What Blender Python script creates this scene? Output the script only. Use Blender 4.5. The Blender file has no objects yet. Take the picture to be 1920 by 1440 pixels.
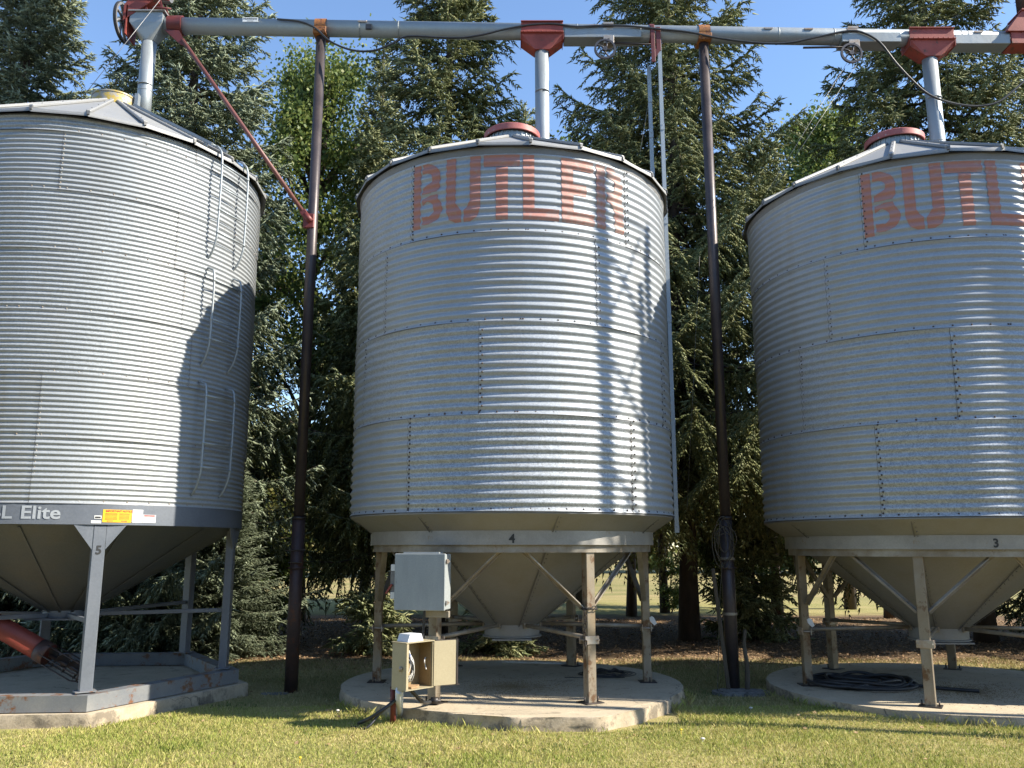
import bpy, math, random
import numpy as np
from mathutils import Vector, Matrix
sc = bpy.context.scene
COL = sc.collection
R_ = math.radians
PI = math.pi

# ------------------------------------------------------------------ camera, sky, sun, exposure
cam_d = bpy.data.cameras.new("camera"); cam = bpy.data.objects.new("camera", cam_d); COL.objects.link(cam)
cam.location = (0, 0, 1.9); cam.rotation_euler = (R_(90 + 10.85), 0, 0)
cam_d.sensor_fit = 'HORIZONTAL'; cam_d.sensor_width = 36; cam_d.lens = 36 * 1600 / 1920
cam_d.clip_start = 0.1; cam_d.clip_end = 3000
sc.camera = cam
SUN_AZ, SUN_EL = R_(-11.3), R_(36.5)          # azimuth from +x
SD = Vector((math.cos(SUN_EL) * math.cos(SUN_AZ), math.cos(SUN_EL) * math.sin(SUN_AZ), math.sin(SUN_EL)))
w = bpy.data.worlds.new("World"); sc.world = w; w.use_nodes = True
nt = w.node_tree; nt.nodes.clear()
sky = nt.nodes.new('ShaderNodeTexSky'); sky.sky_type = 'NISHITA'; sky.sun_disc = False
sky.sun_elevation = SUN_EL; sky.sun_rotation = math.atan2(SD.x, SD.y)
sky.air_density = 1.0; sky.dust_density = 0.1; sky.ozone_density = 3.5
bg = nt.nodes.new('ShaderNodeBackground'); bg.inputs[1].default_value = 0.135
wo = nt.nodes.new('ShaderNodeOutputWorld')
nt.links.new(sky.outputs[0], bg.inputs[0]); nt.links.new(bg.outputs[0], wo.inputs[0])
sun_d = bpy.data.lights.new("sun", 'SUN'); sun_d.energy = 5.0; sun_d.angle = R_(0.53); sun_d.color = (1.0, 0.93, 0.80)
sun = bpy.data.objects.new("sun", sun_d); COL.objects.link(sun)
sun.rotation_euler = (-SD).to_track_quat('-Z', 'Y').to_euler(); sun.location = (30, -6, 20)
sc.view_settings.view_transform = 'Standard'; sc.view_settings.look = 'None'
sc.view_settings.exposure = 1.15; sc.view_settings.gamma = 1
sc.render.resolution_x = 1024; sc.render.resolution_y = 768
sc.cycles.max_bounces = 6; sc.cycles.diffuse_bounces = 3; sc.cycles.glossy_bounces = 3
sc.cycles.transmission_bounces = 3; sc.cycles.caustics_reflective = False; sc.cycles.caustics_refractive = False

F_, TH_ = 1600.0, R_(10.85)
def ray(u, v):
    a = (u - 960) / F_; b = (720 - v) / F_
    return np.array([a, math.cos(TH_) - b * math.sin(TH_), math.sin(TH_) + b * math.cos(TH_)])
def at_y(u, v, y):
    d = ray(u, v); p = d * (y / d[1]); return Vector((p[0], y, p[2] + 1.9))
def at_z(u, v, z=0.0):
    d = ray(u, v); p = d * ((z - 1.9) / d[2]); return Vector((p[0], p[1], z))

# ------------------------------------------------------------------ materials
MATS = {}
def newmat(name):
    m = bpy.data.materials.new(name); m.use_nodes = True; n = m.node_tree; n.nodes.clear()
    o = n.nodes.new('ShaderNodeOutputMaterial'); b = n.nodes.new('ShaderNodeBsdfPrincipled')
    n.links.new(b.outputs[0], o.inputs[0]); MATS[name] = m
    return m, n, b, o
def nd(n, t, **k):
    x = n.nodes.new(t)
    for a, v in k.items():
        if a.startswith('i_'):
            key = a[2:]; x.inputs[int(key) if key.isdigit() else key].default_value = v
        else: setattr(x, a, v)
    return x
def ramp(n, fac, stops):
    r = n.nodes.new('ShaderNodeValToRGB'); e = r.color_ramp.elements
    while len(e) < len(stops): e.new(0.5)
    for i, (p, c) in enumerate(stops):
        e[i].position = p; e[i].color = (c[0], c[1], c[2], 1) if hasattr(c, '__len__') else (c, c, c, 1)
    n.links.new(fac, r.inputs[0]); return r.outputs[0]
def noise(n, scale, detail=4, rough=.55, vec=None, stretch=None):
    tc = nd(n, 'ShaderNodeTexCoord'); src = tc.outputs['Object'] if vec is None else vec
    if stretch:
        mp = nd(n, 'ShaderNodeMapping'); mp.inputs['Scale'].default_value = stretch; n.links.new(src, mp.inputs[0]); src = mp.outputs[0]
    x = nd(n, 'ShaderNodeTexNoise'); x.inputs['Scale'].default_value = scale; x.inputs['Detail'].default_value = detail
    x.inputs['Roughness'].default_value = rough; n.links.new(src, x.inputs['Vector']); return x.outputs[0]
def mix(n, fac, a, b, blend='MIX'):
    m = nd(n, 'ShaderNodeMix', data_type='RGBA', blend_type=blend)
    for s, v in ((m.inputs[0], fac), (m.inputs[6], a), (m.inputs[7], b)):
        if isinstance(v, bpy.types.NodeSocket): n.links.new(v, s)
        elif hasattr(v, '__len__'): s.default_value = (v[0], v[1], v[2], 1)
        else: s.default_value = v
    return m.outputs[2]
def math_(n, op, a, b=None, clamp=False):
    m = nd(n, 'ShaderNodeMath', operation=op, use_clamp=clamp)
    for i, v in enumerate((a, b)):
        if v is None: continue
        if isinstance(v, bpy.types.NodeSocket): n.links.new(v, m.inputs[i])
        else: m.inputs[i].default_value = v
    return m.outputs[0]
def bump(n, b, h, strength=.3, dist=.01):
    x = nd(n, 'ShaderNodeBump'); x.inputs['Strength'].default_value = strength; x.inputs['Distance'].default_value = dist
    n.links.new(h, x.inputs['Height']); n.links.new(x.outputs[0], b.inputs['Normal'])

def mat_paint(name, c1, c2, rough=.5, metallic=0., scale=6, rust=None, rust_amt=.5, fine=60, bmp=.15, stretch=None):
    """painted / plain surface with broad and fine variation and optional rust"""
    m, n, b, o = newmat(name)
    a = noise(n, scale, 5, .6, stretch=stretch); f = noise(n, fine, 4, .6)
    c = mix(n, ramp(n, a, [(.35, 0), (.65, 1)]), c1, c2)
    c = mix(n, .25, c, ramp(n, f, [(.3, .35), (.7, .75)]), 'SOFT_LIGHT')
    if rust:
        rn = noise(n, scale * 1.7, 8, .7, stretch=stretch)
        mk = ramp(n, rn, [(rust_amt, 0), (rust_amt + .07, 1)])
        c = mix(n, mk, c, mix(n, f, rust, (rust[0] * .5, rust[1] * .45, rust[2] * .4)))
    n.links.new(c, b.inputs['Base Color'])
    r = ramp(n, a, [(.3, rough * .85), (.7, min(1, rough * 1.15))]); n.links.new(r, b.inputs['Roughness'])
    b.inputs['Metallic'].default_value = metallic
    if bmp: bump(n, b, f, bmp, .004)
    return m

def mat_galv(name, base=(.56, .575, .59), metallic=.7, rough=.42, spangle=1.0, dirt=(.27, .25, .21)):
    m, n, b, o = newmat(name)
    tc = nd(n, 'ShaderNodeTexCoord')
    vo = nd(n, 'ShaderNodeTexVoronoi', feature='F1'); vo.inputs['Scale'].default_value = 75
    wn = nd(n, 'ShaderNodeTexNoise'); wn.inputs['Scale'].default_value = 30
    n.links.new(tc.outputs['Object'], wn.inputs['Vector'])
    wv = nd(n, 'ShaderNodeVectorMath', operation='MULTIPLY_ADD'); wv.inputs[1].default_value = (.03, .03, .03)
    n.links.new(wn.outputs['Color'], wv.inputs[0]); n.links.new(tc.outputs['Object'], wv.inputs[2]); n.links.new(wv.outputs[0], vo.inputs['Vector'])
    sep = nd(n, 'ShaderNodeSeparateColor'); n.links.new(vo.outputs['Color'], sep.inputs[0])
    at = nd(n, 'ShaderNodeAttribute', attribute_name='tone')      # per-sheet tone: r brightness, g spangle, b age
    sa = nd(n, 'ShaderNodeSeparateColor'); n.links.new(at.outputs['Color'], sa.inputs[0])
    sp = math_(n, 'MULTIPLY', sa.outputs[1], spangle)
    v = math_(n, 'SUBTRACT', sep.outputs[0], .5); v = math_(n, 'MULTIPLY', v, sp)
    v = math_(n, 'MULTIPLY', v, .50)
    big = noise(n, 1.3, 5, .6)
    streak = noise(n, 3.0, 4, .6, stretch=(1, 1, .12))
    br = math_(n, 'ADD', math_(n, 'MULTIPLY', big, .22), math_(n, 'MULTIPLY', streak, .20))
    br = math_(n, 'ADD', br, math_(n, 'ADD', sa.outputs[0], .29)); br = math_(n, 'ADD', br, v)
    cc = nd(n, 'ShaderNodeCombineColor')
    for i in range(3): n.links.new(math_(n, 'MULTIPLY', br, base[i]), cc.inputs[i])
    dm = ramp(n, streak, [(.45, 0), (.75, 1)])
    c = mix(n, math_(n, 'MULTIPLY', dm, math_(n, 'ADD', sa.outputs[2], .22)), cc.outputs[0], dirt)
    n.links.new(c, b.inputs['Base Color']); b.inputs['Metallic'].default_value = metallic
    ro = math_(n, 'ADD', math_(n, 'MULTIPLY', sep.outputs[1], .12), rough)
    ro = math_(n, 'ADD', ro, math_(n, 'MULTIPLY', big, .1)); n.links.new(ro, b.inputs['Roughness'])
    bump(n, b, noise(n, 9, 3, .5), .25, .01)
    return m

mat_galv('galv_wall', (.35, .375, .40), .26, .40, .9)
mat_galv('galv_wall_fine', (.345, .365, .38), .26, .40, .7)
mat_galv('galv_tube', (.30, .33, .345), .5, .42, .25)
mat_galv('galv_roof', (.30, .30, .295), .35, .5, .4)
mat_galv('galv_hopper', (.23, .228, .222), .25, .5, .3, (.19, .17, .13))
mat_galv('hopper_grey', (.080, .090, .100), .25, .45, .2, (.10, .095, .08))
for k in ('galv_tube', 'galv_roof', 'galv_hopper', 'hopper_grey'): pass
mat_paint('seam', (.10, .10, .10), (.16, .155, .15), .6, .3)
mat_paint('seam_light', (.16, .16, .165), (.24, .24, .24), .55, .3)
mat_paint('bolt_dark', (.05, .045, .045), (.09, .06, .05), .5, .5)
mat_paint('bolt_zinc', (.42, .40, .37), (.34, .25, .18), .45, .6)
mat_paint('ring_paint', (.33, .31, .28), (.25, .235, .21), .5, .15, 3, (.33, .22, .12), .62)
mat_paint('leg_rusty', (.27, .235, .185), (.22, .165, .10), .5, .3, 3, (.18, .10, .05), .53, 110, .06, (1, 1, .8))
mat_paint('brace_galv', (.32, .29, .245), (.22, .18, .13), .55, .3, 4, (.25, .17, .10), .62)
mat_paint('grey_paint', (.115, .128, .150), (.14, .153, .175), .42, .05, 2, None, .5, 40, .05)
mat_paint('skid_paint', (.15, .16, .175), (.20, .20, .195), .5, .05, 3, (.22, .10, .045), .53)
mat_paint('pole_rust', (.085, .05, .042), (.055, .038, .038), .55, .3, 3, (.16, .07, .045), .55, 30, .3)
mat_paint('pole_dark', (.05, .04, .042), (.075, .058, .055), .42, .3, 3, None, .5, 30, .3)
mat_paint('red_paint', (.32, .062, .042), (.22, .045, .035), .6, .05, 4, (.14, .07, .05), .57, 50, .1)
mat_paint('red_brown', (.12, .040, .033), (.17, .062, .05), .5, .05, 4, (.12, .05, .03), .6)
mat_paint('dark_red', (.10, .022, .02), (.16, .03, .025), .5, .1, 6)
mat_paint('auger_red', (.22, .04, .03), (.15, .035, .03), .5, .1, 3, (.10, .05, .035), .6)
mat_paint('orange_clamp', (.36, .14, .025), (.24, .085, .025), .6, .05, 18, (.16, .06, .03), .52)
mat_paint('pink_lid', (.34, .075, .07), (.40, .14, .12), .55, .1, 8, (.45, .42, .40), .60)
mat_paint('yellow_lid', (.46, .32, .05), (.38, .27, .05), .5, .1, 5, (.42, .40, .35), .47)
mat_paint('black_rubber', (.018, .018, .02), (.03, .03, .032), .5)
mat_paint('black_cable', (.02, .02, .022), (.035, .035, .035), .4)
mat_paint('dark_iron', (.03, .028, .028), (.06, .045, .04), .5, .4)
mat_paint('wheel_grey', (.06, .055, .06), (.09, .085, .09), .5, .4)
mat_paint('cast_grey', (.16, .16, .17), (.22, .22, .22), .5, .4)
mat_paint('cabinet_grey', (.30, .32, .32), (.26, .28, .28), .45, .0, 9, (.13, .12, .10), .66, 70, .03, (1, 1, .25))
mat_paint('box_beige', (.36, .305, .195), (.33, .28, .175), .5, .0, 3, None, .5, 70, .03)
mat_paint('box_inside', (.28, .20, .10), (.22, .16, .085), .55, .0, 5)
mat_paint('white_plastic', (.62, .64, .66), (.55, .56, .58), .4)
mat_paint('white_label', (.72, .72, .70), (.66, .66, .64), .45, 0, 10)
mat_paint('yellow_label', (.80, .47, .015), (.74, .43, .015), .45, 0, 10)
mat_paint('red_ink', (.55, .05, .04), (.50, .05, .04), .5)
mat_paint('black_ink', (.02, .02, .02), (.03, .03, .03), .5)
mat_paint('grey_letter', (.36, .38, .40), (.32, .34, .36), .5)
mat_paint('stone_slab', (.22, .21, .19), (.15, .14, .13), .9, 0, 9, (.12, .115, .10), .55, 30, 1.0)
mat_paint('weathered_wood', (.10, .08, .055), (.065, .05, .035), .8, 0, 8, None, .5, 40, .5, (1, 1, .2))
mat_paint('rope', (.10, .085, .06), (.08, .07, .05), .8)
mat_paint('wire_steel', (.30, .29, .28), (.22, .21, .20), .5, .5)
mat_paint('wire_blue', (.04, .10, .32), (.05, .12, .30), .4)
mat_paint('wire_white', (.62, .60, .56), (.55, .52, .48), .4)
mat_paint('grain', (.36, .27, .14), (.16, .11, .06), .8, 0, 60)
mat_paint('litter', (.26, .15, .075), (.42, .28, .15), .8, 0, 40)
mat_paint('dandelion', (.75, .50, .02), (.65, .45, .02), .6)
mat_paint('mushroom', (.66, .62, .55), (.6, .55, .48), .6)

def mat_concrete(name, c1, c2, dark, thr):
    m, n, b, o = newmat(name)
    a = noise(n, 1.6, 6, .65); f = noise(n, 26, 6, .75); st = noise(n, 4.5, 8, .7)
    c = mix(n, ramp(n, a, [(.35, 0), (.65, 1)]), c1, c2); c = mix(n, .45, c, ramp(n, f, [(.25, .25), (.75, .8)]), 'SOFT_LIGHT')
    c = mix(n, ramp(n, st, [(thr, 0), (thr + .10, .75)]), c, dark)
    tc = nd(n, 'ShaderNodeTexCoord'); wv = nd(n, 'ShaderNodeVectorMath', operation='MULTIPLY_ADD'); wn = nd(n, 'ShaderNodeTexNoise'); wn.inputs['Scale'].default_value = 3
    wn.inputs['Detail'].default_value = 5; n.links.new(tc.outputs['Object'], wn.inputs['Vector']); wv.inputs[1].default_value = (.5, .5, .5)
    n.links.new(wn.outputs['Color'], wv.inputs[0]); n.links.new(tc.outputs['Object'], wv.inputs[2])
    vo = nd(n, 'ShaderNodeTexVoronoi', feature='DISTANCE_TO_EDGE'); vo.inputs['Scale'].default_value = .75; n.links.new(wv.outputs[0], vo.inputs['Vector'])
    ck = ramp(n, vo.outputs['Distance'], [(.0, 1), (.006, 0)]); ck = math_(n, 'MULTIPLY', ck, ramp(n, a, [(.45, 0), (.55, .8)]))
    c = mix(n, ck, c, (.05, .045, .035)); n.links.new(c, b.inputs['Base Color']); b.inputs['Roughness'].default_value = .88
    bump(n, b, math_(n, 'SUBTRACT', f, ck), .6, .01)
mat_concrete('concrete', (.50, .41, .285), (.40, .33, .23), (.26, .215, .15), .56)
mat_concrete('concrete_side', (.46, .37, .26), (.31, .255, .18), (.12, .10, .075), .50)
def mat_letter():
    m, n, b, o = newmat('letter_paint')
    oi = nd(n, 'ShaderNodeObjectInfo'); t0 = nd(n, 'ShaderNodeTexCoord'); va = nd(n, 'ShaderNodeVectorMath', operation='ADD')
    n.links.new(t0.outputs['Object'], va.inputs[0]); n.links.new(oi.outputs['Location'], va.inputs[1])
    a = noise(n, 11, 8, .78, vec=va.outputs[0]); f = noise(n, 2, 3, vec=va.outputs[0])
    tc = nd(n, 'ShaderNodeTexCoord'); sx = nd(n, 'ShaderNodeSeparateXYZ'); n.links.new(tc.outputs['Object'], sx.inputs[0])
    a = math_(n, 'ADD', a, math_(n, 'MULTIPLY', sx.outputs[0], .075))          # paint thinner towards the last letter
    worn = ramp(n, a, [(.50, 0), (.64, .9)])
    c = mix(n, f, (.46, .23, .185), (.40, .185, .15))
    c = mix(n, worn, c, (.38, .29, .26))
    n.links.new(c, b.inputs['Base Color']); b.inputs['Roughness'].default_value = .62
    b.inputs['Metallic'].default_value = .05
mat_letter()

def mat_foliage(name, stops, trans=.25, rough=.55, tip=None, wr=.55, wb=.5, sc=.9):
    m, n, b, o = newmat(name)
    g = nd(n, 'ShaderNodeNewGeometry')
    big = noise(n, sc, 5, .65)
    r = math_(n, 'ADD', math_(n, 'MULTIPLY', g.outputs['Random Per Island'], wr), math_(n, 'MULTIPLY', big, wb))
    c = ramp(n, r, stops)
    if tip:
        at = nd(n, 'ShaderNodeAttribute', attribute_name='tip')
        c = mix(n, math_(n, 'MULTIPLY', at.outputs['Fac'], .8), c, tip)
    n.links.new(c, b.inputs['Base Color']); b.inputs['Roughness'].default_value = rough
    b.inputs['Specular IOR Level'].default_value = .3
    if trans:
        t = nd(n, 'ShaderNodeBsdfTranslucent'); n.links.new(c, t.inputs[0])
        ms = nd(n, 'ShaderNodeMixShader'); ms.inputs[0].default_value = trans
        n.links.new(b.outputs[0], ms.inputs[1]); n.links.new(t.outputs[0], ms.inputs[2]); n.links.new(ms.outputs[0], o.inputs[0])
    return m
mat_foliage('spruce_olive', [(.15, (.09, .11, .05)), (.5, (.215, .25, .11)), (.85, (.38, .37, .18))], .30, .6, (.48, .49, .27))
mat_foliage('spruce_blue', [(.15, (.085, .11, .07)), (.5, (.20, .24, .15)), (.85, (.33, .36, .22))], .28, .6, (.50, .56, .42))
mat_foliage('leaf_green', [(.15, (.065, .11, .03)), (.5, (.14, .19, .05)), (.9, (.27, .28, .075))], .4, .5)
mat_foliage('leaf_far', [(.15, (.08, .11, .03)), (.5, (.15, .17, .05)), (.9, (.30, .24, .10))], .4, .5)
mat_foliage('grass_blade', [(.15, (.14, .20, .03)), (.42, (.27, .32, .06)), (.64, (.42, .40, .12)), (.92, (.62, .50, .24))], .3, .6, None, .42, .80, 1.1)
mat_paint('bark', (.085, .06, .045), (.05, .038, .03), .9, 0, 6, None, .5, 25, 1.0, (1, 1, .25))

mat_foliage('grass_dry', [(.15, (.14, .15, .05)), (.42, (.28, .25, .10)), (.64, (.42, .34, .16)), (.92, (.58, .45, .24))], .3, .6, None, .42, .75, 1.1)
def mat_ground():
    m, n, b, o = newmat('ground')
    tc = nd(n, 'ShaderNodeTexCoord'); sp = nd(n, 'ShaderNodeSeparateXYZ'); n.links.new(tc.outputs['Object'], sp.inputs[0])
    a = noise(n, .55, 6, .6); f = noise(n, 14, 6, .7); ff = noise(n, 60, 4, .7)
    grass = mix(n, ramp(n, a, [(.38, 0), (.62, 1)]), (.22, .24, .06), (.42, .35, .15))
    grass = mix(n, ramp(n, f, [(.3, 0), (.75, 1)]), grass, (.42, .34, .16))
    grass = mix(n, ramp(n, ff, [(.35, 0), (.6, 1)]), mix(n, .6, grass, (.04, .05, .015)), grass)
    dirt = mix(n, ramp(n, f, [(.3, 0), (.7, 1)]), (.075, .05, .032), (.17, .11, .065))
    dirt = mix(n, ramp(n, ff, [(.45, 0), (.65, 1)]), dirt, (.24, .17, .10))
    # litter belt under the spruces, y 14.6 .. 24, with ragged edges
    yy = math_(n, 'ADD', sp.outputs[1], math_(n, 'MULTIPLY', math_(n, 'SUBTRACT', noise(n, .8, 5, .6), .5), 3.2))
    m1 = math_(n, 'MULTIPLY', math_(n, 'SUBTRACT', yy, 14.4), 1.2, True)
    m2 = math_(n, 'MULTIPLY', math_(n, 'SUBTRACT', 26.0, yy), .8, True)
    ln = noise(n, .35, 6, .7, stretch=(.25, 1, 1)); far = math_(n, 'MULTIPLY', math_(n, 'SUBTRACT', sp.outputs[1], 30), .2, True)
    grass = mix(n, far, grass, mix(n, ramp(n, ln, [(.4, 0), (.6, 1)]), (.33, .26, .125), (.20, .185, .075)))
    c = mix(n, math_(n, 'MULTIPLY', m1, m2), grass, dirt)
    # unseen ground around the camera, added as grey gravel to mute bounce light
    mg = math_(n, 'MULTIPLY', math_(n, 'SUBTRACT', 5.2, yy), 1.5, True)
    c = mix(n, math_(n, 'MULTIPLY', m1, m2), grass, dirt)
    c = mix(n, mg, c, mix(n, ramp(n, f, [(.3, 0), (.7, 1)]), (.095, .085, .07), (.16, .145, .12)))
    n.links.new(c, b.inputs['Base Color']); b.inputs['Roughness'].default_value = .95
    b.inputs['Specular IOR Level'].default_value = .1
    bump(n, b, f, .6, .04)
mat_ground()

# ------------------------------------------------------------------ mesh builder
class MB:
    def __init__(s): s.v = []; s.f = []; s.m = []; s.sm = []
    def add(s, verts, faces, mi=0, smooth=False, mat=None):
        o = len(s.v)
        for p in verts:
            p = Vector(p)
            if mat is not None: p = mat @ p
            s.v.append((p.x, p.y, p.z))
        for f in faces: s.f.append(tuple(i + o for i in f)); s.m.append(mi); s.sm.append(smooth)
        return s
    def box(s, c, size, rot=None, mi=0, bev=0.0):
        x, y, z = [k / 2 for k in size]; M = Matrix.Translation(Vector(c)) @ (rot.to_4x4() if rot is not None else Matrix.Identity(4))
        b = min(bev, x * .9, y * .9, z * .9)
        if b <= 0:
            vs = [(sx * x, sy * y, sz * z) for sx in (-1, 1) for sy in (-1, 1) for sz in (-1, 1)]
            fs = [(0, 1, 3, 2), (4, 6, 7, 5), (0, 4, 5, 1), (2, 3, 7, 6), (0, 2, 6, 4), (1, 5, 7, 3)]
            return s.add(vs, fs, mi, False, M)
        # chamfered along all edges
        vs = []; idx = {}
        for sx in (-1, 1):
            for sy in (-1, 1):
                for sz in (-1, 1):
                    for ax in range(3):
                        p = [sx * (x - b), sy * (y - b), sz * (z - b)]; p[ax] = (sx * x, sy * y, sz * z)[ax]
                        idx[(sx, sy, sz, ax)] = len(vs); vs.append(p)
        fs = []
        def q(*k): fs.append(tuple(idx[i] for i in k))
        for sg in (-1, 1):
            q((sg, -1, -1, 0), (sg, 1, -1, 0), (sg, 1, 1, 0), (sg, -1, 1, 0))
            q((-1, sg, -1, 1), (1, sg, -1, 1), (1, sg, 1, 1), (-1, sg, 1, 1))
            q((-1, -1, sg, 2), (1, -1, sg, 2), (1, 1, sg, 2), (-1, 1, sg, 2))
            for s2 in (-1, 1):
                q((-1, sg, s2, 1), (1, sg, s2, 1), (1, sg, s2, 2), (-1, sg, s2, 2))
                q((sg, -1, s2, 0), (sg, 1, s2, 0), (sg, 1, s2, 2), (sg, -1, s2, 2))
                q((sg, s2, -1, 0), (sg, s2, 1, 0), (sg, s2, 1, 1), (sg, s2, -1, 1))
                for s3 in (-1, 1): fs.append((idx[(sg, s2, s3, 0)], idx[(sg, s2, s3, 1)], idx[(sg, s2, s3, 2)]))
        return s.add(vs, fs, mi, False, M)
    def beam(s, p0, p1, w, h, up=(0, 0, 1), mi=0, bev=0.0):
        p0 = Vector(p0); p1 = Vector(p1); d = (p1 - p0); L = d.length; x = d.normalized(); u = Vector(up)
        y = u.cross(x)
        if y.length < 1e-4: y = Vector((0, 1, 0)).cross(x)
        y.normalize(); z = x.cross(y); M = Matrix((x, y, z)).transposed()
        return s.box((p0 + p1) / 2, (L, w, h), M, mi, bev)
    def tube(s, pts, r, n=12, mi=0, cap=True, closed=False):
        pts = [Vector(p) for p in pts]; N = len(pts); rs = r if hasattr(r, '__len__') else [r] * N
        t0 = (pts[1] - pts[0]).normalized(); a = Vector((0, 0, 1)) if abs(t0.z) < .9 else Vector((1, 0, 0))
        nrm = a.cross(t0).normalized(); vs = []; fs = []; prev = t0
        for i in range(N):
            if closed: t = (pts[(i + 1) % N] - pts[i - 1]).normalized()
            else: t = (pts[min(i + 1, N - 1)] - pts[max(i - 1, 0)]).normalized()
            ax = prev.cross(t)
            if ax.length > 1e-6: nrm = Matrix.Rotation(prev.angle(t), 3, ax.normalized()) @ nrm
            prev = t; b = t.cross(nrm).normalized()
            for k in range(n):
                an = 2 * PI * k / n; vs.append(pts[i] + (nrm * math.cos(an) + b * math.sin(an)) * rs[i])
        for i in range(N if closed else N - 1):
            j = (i + 1) % N
            for k in range(n):
                fs.append((i * n + k, i * n + (k + 1) % n, j * n + (k + 1) % n, j * n + k))
        s.add(vs, fs, mi, True)
        if cap and not closed:
            o = len(s.v) - len(vs)
            s.f.append(tuple(o + k for k in range(n))[::-1]); s.m.append(mi); s.sm.append(False)
            s.f.append(tuple(o + (N - 1) * n + k for k in range(n))); s.m.append(mi); s.sm.append(False)
        return s
    def lathe(s, prof, n=32, c=(0, 0, 0), mi=0, smooth=True, M=None, soft=False):
        c = Vector(c)
        if len(prof) > 2 and smooth is True and not soft:
            seg = [prof[0]]
            for i in range(1, len(prof) - 1):
                seg.append(prof[i]); d1 = (prof[i][0] - prof[i - 1][0], prof[i][1] - prof[i - 1][1]); d2 = (prof[i + 1][0] - prof[i][0], prof[i + 1][1] - prof[i][1])
                l1 = math.hypot(*d1) or 1; l2 = math.hypot(*d2) or 1
                if (d1[0] * d2[0] + d1[1] * d2[1]) / l1 / l2 < .85:
                    s.lathe(seg, n, c, mi, smooth, M, True); seg = [prof[i]]
            seg.append(prof[-1]); return s.lathe(seg, n, c, mi, smooth, M, True)
        vs = []; fs = []
        for r, z in prof:
            for k in range(n):
                a = 2 * PI * k / n; p = Vector((r * math.sin(a), -r * math.cos(a), z))
                vs.append(c + (M @ p if M is not None else p))
        for i in range(len(prof) - 1):
            for k in range(n):
                fs.append((i * n + k, i * n + (k + 1) % n, (i + 1) * n + (k + 1) % n, (i + 1) * n + k))
        return s.add(vs, fs, mi, smooth)
    def prism(s, poly, z0, z1, mi=0, M=None, side=None):
        n = len(poly); vs = [(p[0], p[1], z0) for p in poly] + [(p[0], p[1], z1) for p in poly]
        s.add(vs, [tuple(range(n))[::-1], tuple(range(n, 2 * n))], mi, False, M)
        s.add(vs, [(i, (i + 1) % n, n + (i + 1) % n, n + i) for i in range(n)], mi if side is None else side, False, M)
        return s
    def ball(s, c, r, n=8, mi=0, sz=1.0):
        prof = [(r * math.sin(PI * i / (n // 2 + 1)) + 1e-5, -r * sz * math.cos(PI * i / (n // 2 + 1))) for i in range(n // 2 + 2)]
        return s.lathe(prof, n, c, mi, True, None, True)
    def build(s, name, mats, parent=None, loc=None, **tags):
        me = bpy.data.meshes.new(name); me.from_pydata(s.v, [], s.f)
        for m in (mats if isinstance(mats, (list, tuple)) else [mats]): me.materials.append(MATS[m])
        me.polygons.foreach_set('material_index', s.m); me.polygons.foreach_set('use_smooth', s.sm); me.update()
        o = bpy.data.objects.new(name, me); COL.objects.link(o)
        if parent is not None: o.parent = parent
        if loc is not None: o.location = loc
        for k, v in tags.items(): o[k] = v
        return o
def np_mesh(name, V, Fs, mats, parent=None, mi=None, smooth=False, attrs=None):
    """V (n,3), Fs (m,k) numpy"""
    me = bpy.data.meshes.new(name); V = np.asarray(V, np.float32); Fs = np.asarray(Fs, np.int32); k = Fs.shape[1]
    me.vertices.add(len(V)); me.vertices.foreach_set('co', V.ravel())
    me.loops.add(Fs.size); me.loops.foreach_set('vertex_index', Fs.ravel())
    me.polygons.add(len(Fs)); me.polygons.foreach_set('loop_start', np.arange(0, Fs.size, k, dtype=np.int32))
    me.polygons.foreach_set('loop_total', np.full(len(Fs), k, np.int32))
    for m in (mats if isinstance(mats, (list, tuple)) else [mats]): me.materials.append(MATS[m])
    if mi is not None: me.polygons.foreach_set('material_index', np.asarray(mi, np.int32))
    if smooth: me.polygons.foreach_set('use_smooth', np.ones(len(Fs), bool))
    if attrs:
        for nm, (ty, arr) in attrs.items():
            a = me.attributes.new(nm, ty, 'POINT'); arr = np.asarray(arr, np.float32)
            a.data.foreach_set('color' if ty == 'FLOAT_COLOR' else 'value', arr.ravel())
    me.update(calc_edges=True)
    o = bpy.data.objects.new(name, me); COL.objects.link(o)
    if parent is not None: o.parent = parent
    return o
def thing(name, label, cat, loc=(0, 0, 0), rz=0, group=None):
    o = bpy.data.objects.new(name, None); COL.objects.link(o); o.location = loc; o.rotation_euler = (0, 0, rz)
    o.empty_display_size = .3; o['label'] = label; o['category'] = cat
    if group: o['group'] = group
    return o
def tag(o, label, cat, group=None, kind=None):
    o['label'] = label; o['category'] = cat
    if group: o['group'] = group
    if kind: o['kind'] = kind
    return o
def smooth_pts(ctrl, n=8):
    """Catmull-Rom through control points"""
    c = [Vector(p) for p in ctrl]; c = [c[0] * 2 - c[1]] + c + [c[-1] * 2 - c[-2]]; out = []
    for i in range(1, len(c) - 2):
        for k in range(n):
            t = k / n
            out.append(.5 * ((2 * c[i]) + (c[i + 1] - c[i - 1]) * t + (2 * c[i - 1] - 5 * c[i] + 4 * c[i + 1] - c[i + 2]) * t * t + (3 * c[i] - c[i - 1] - 3 * c[i + 1] + c[i + 2]) * t ** 3))
    out.append(c[-2]); return out
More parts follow.
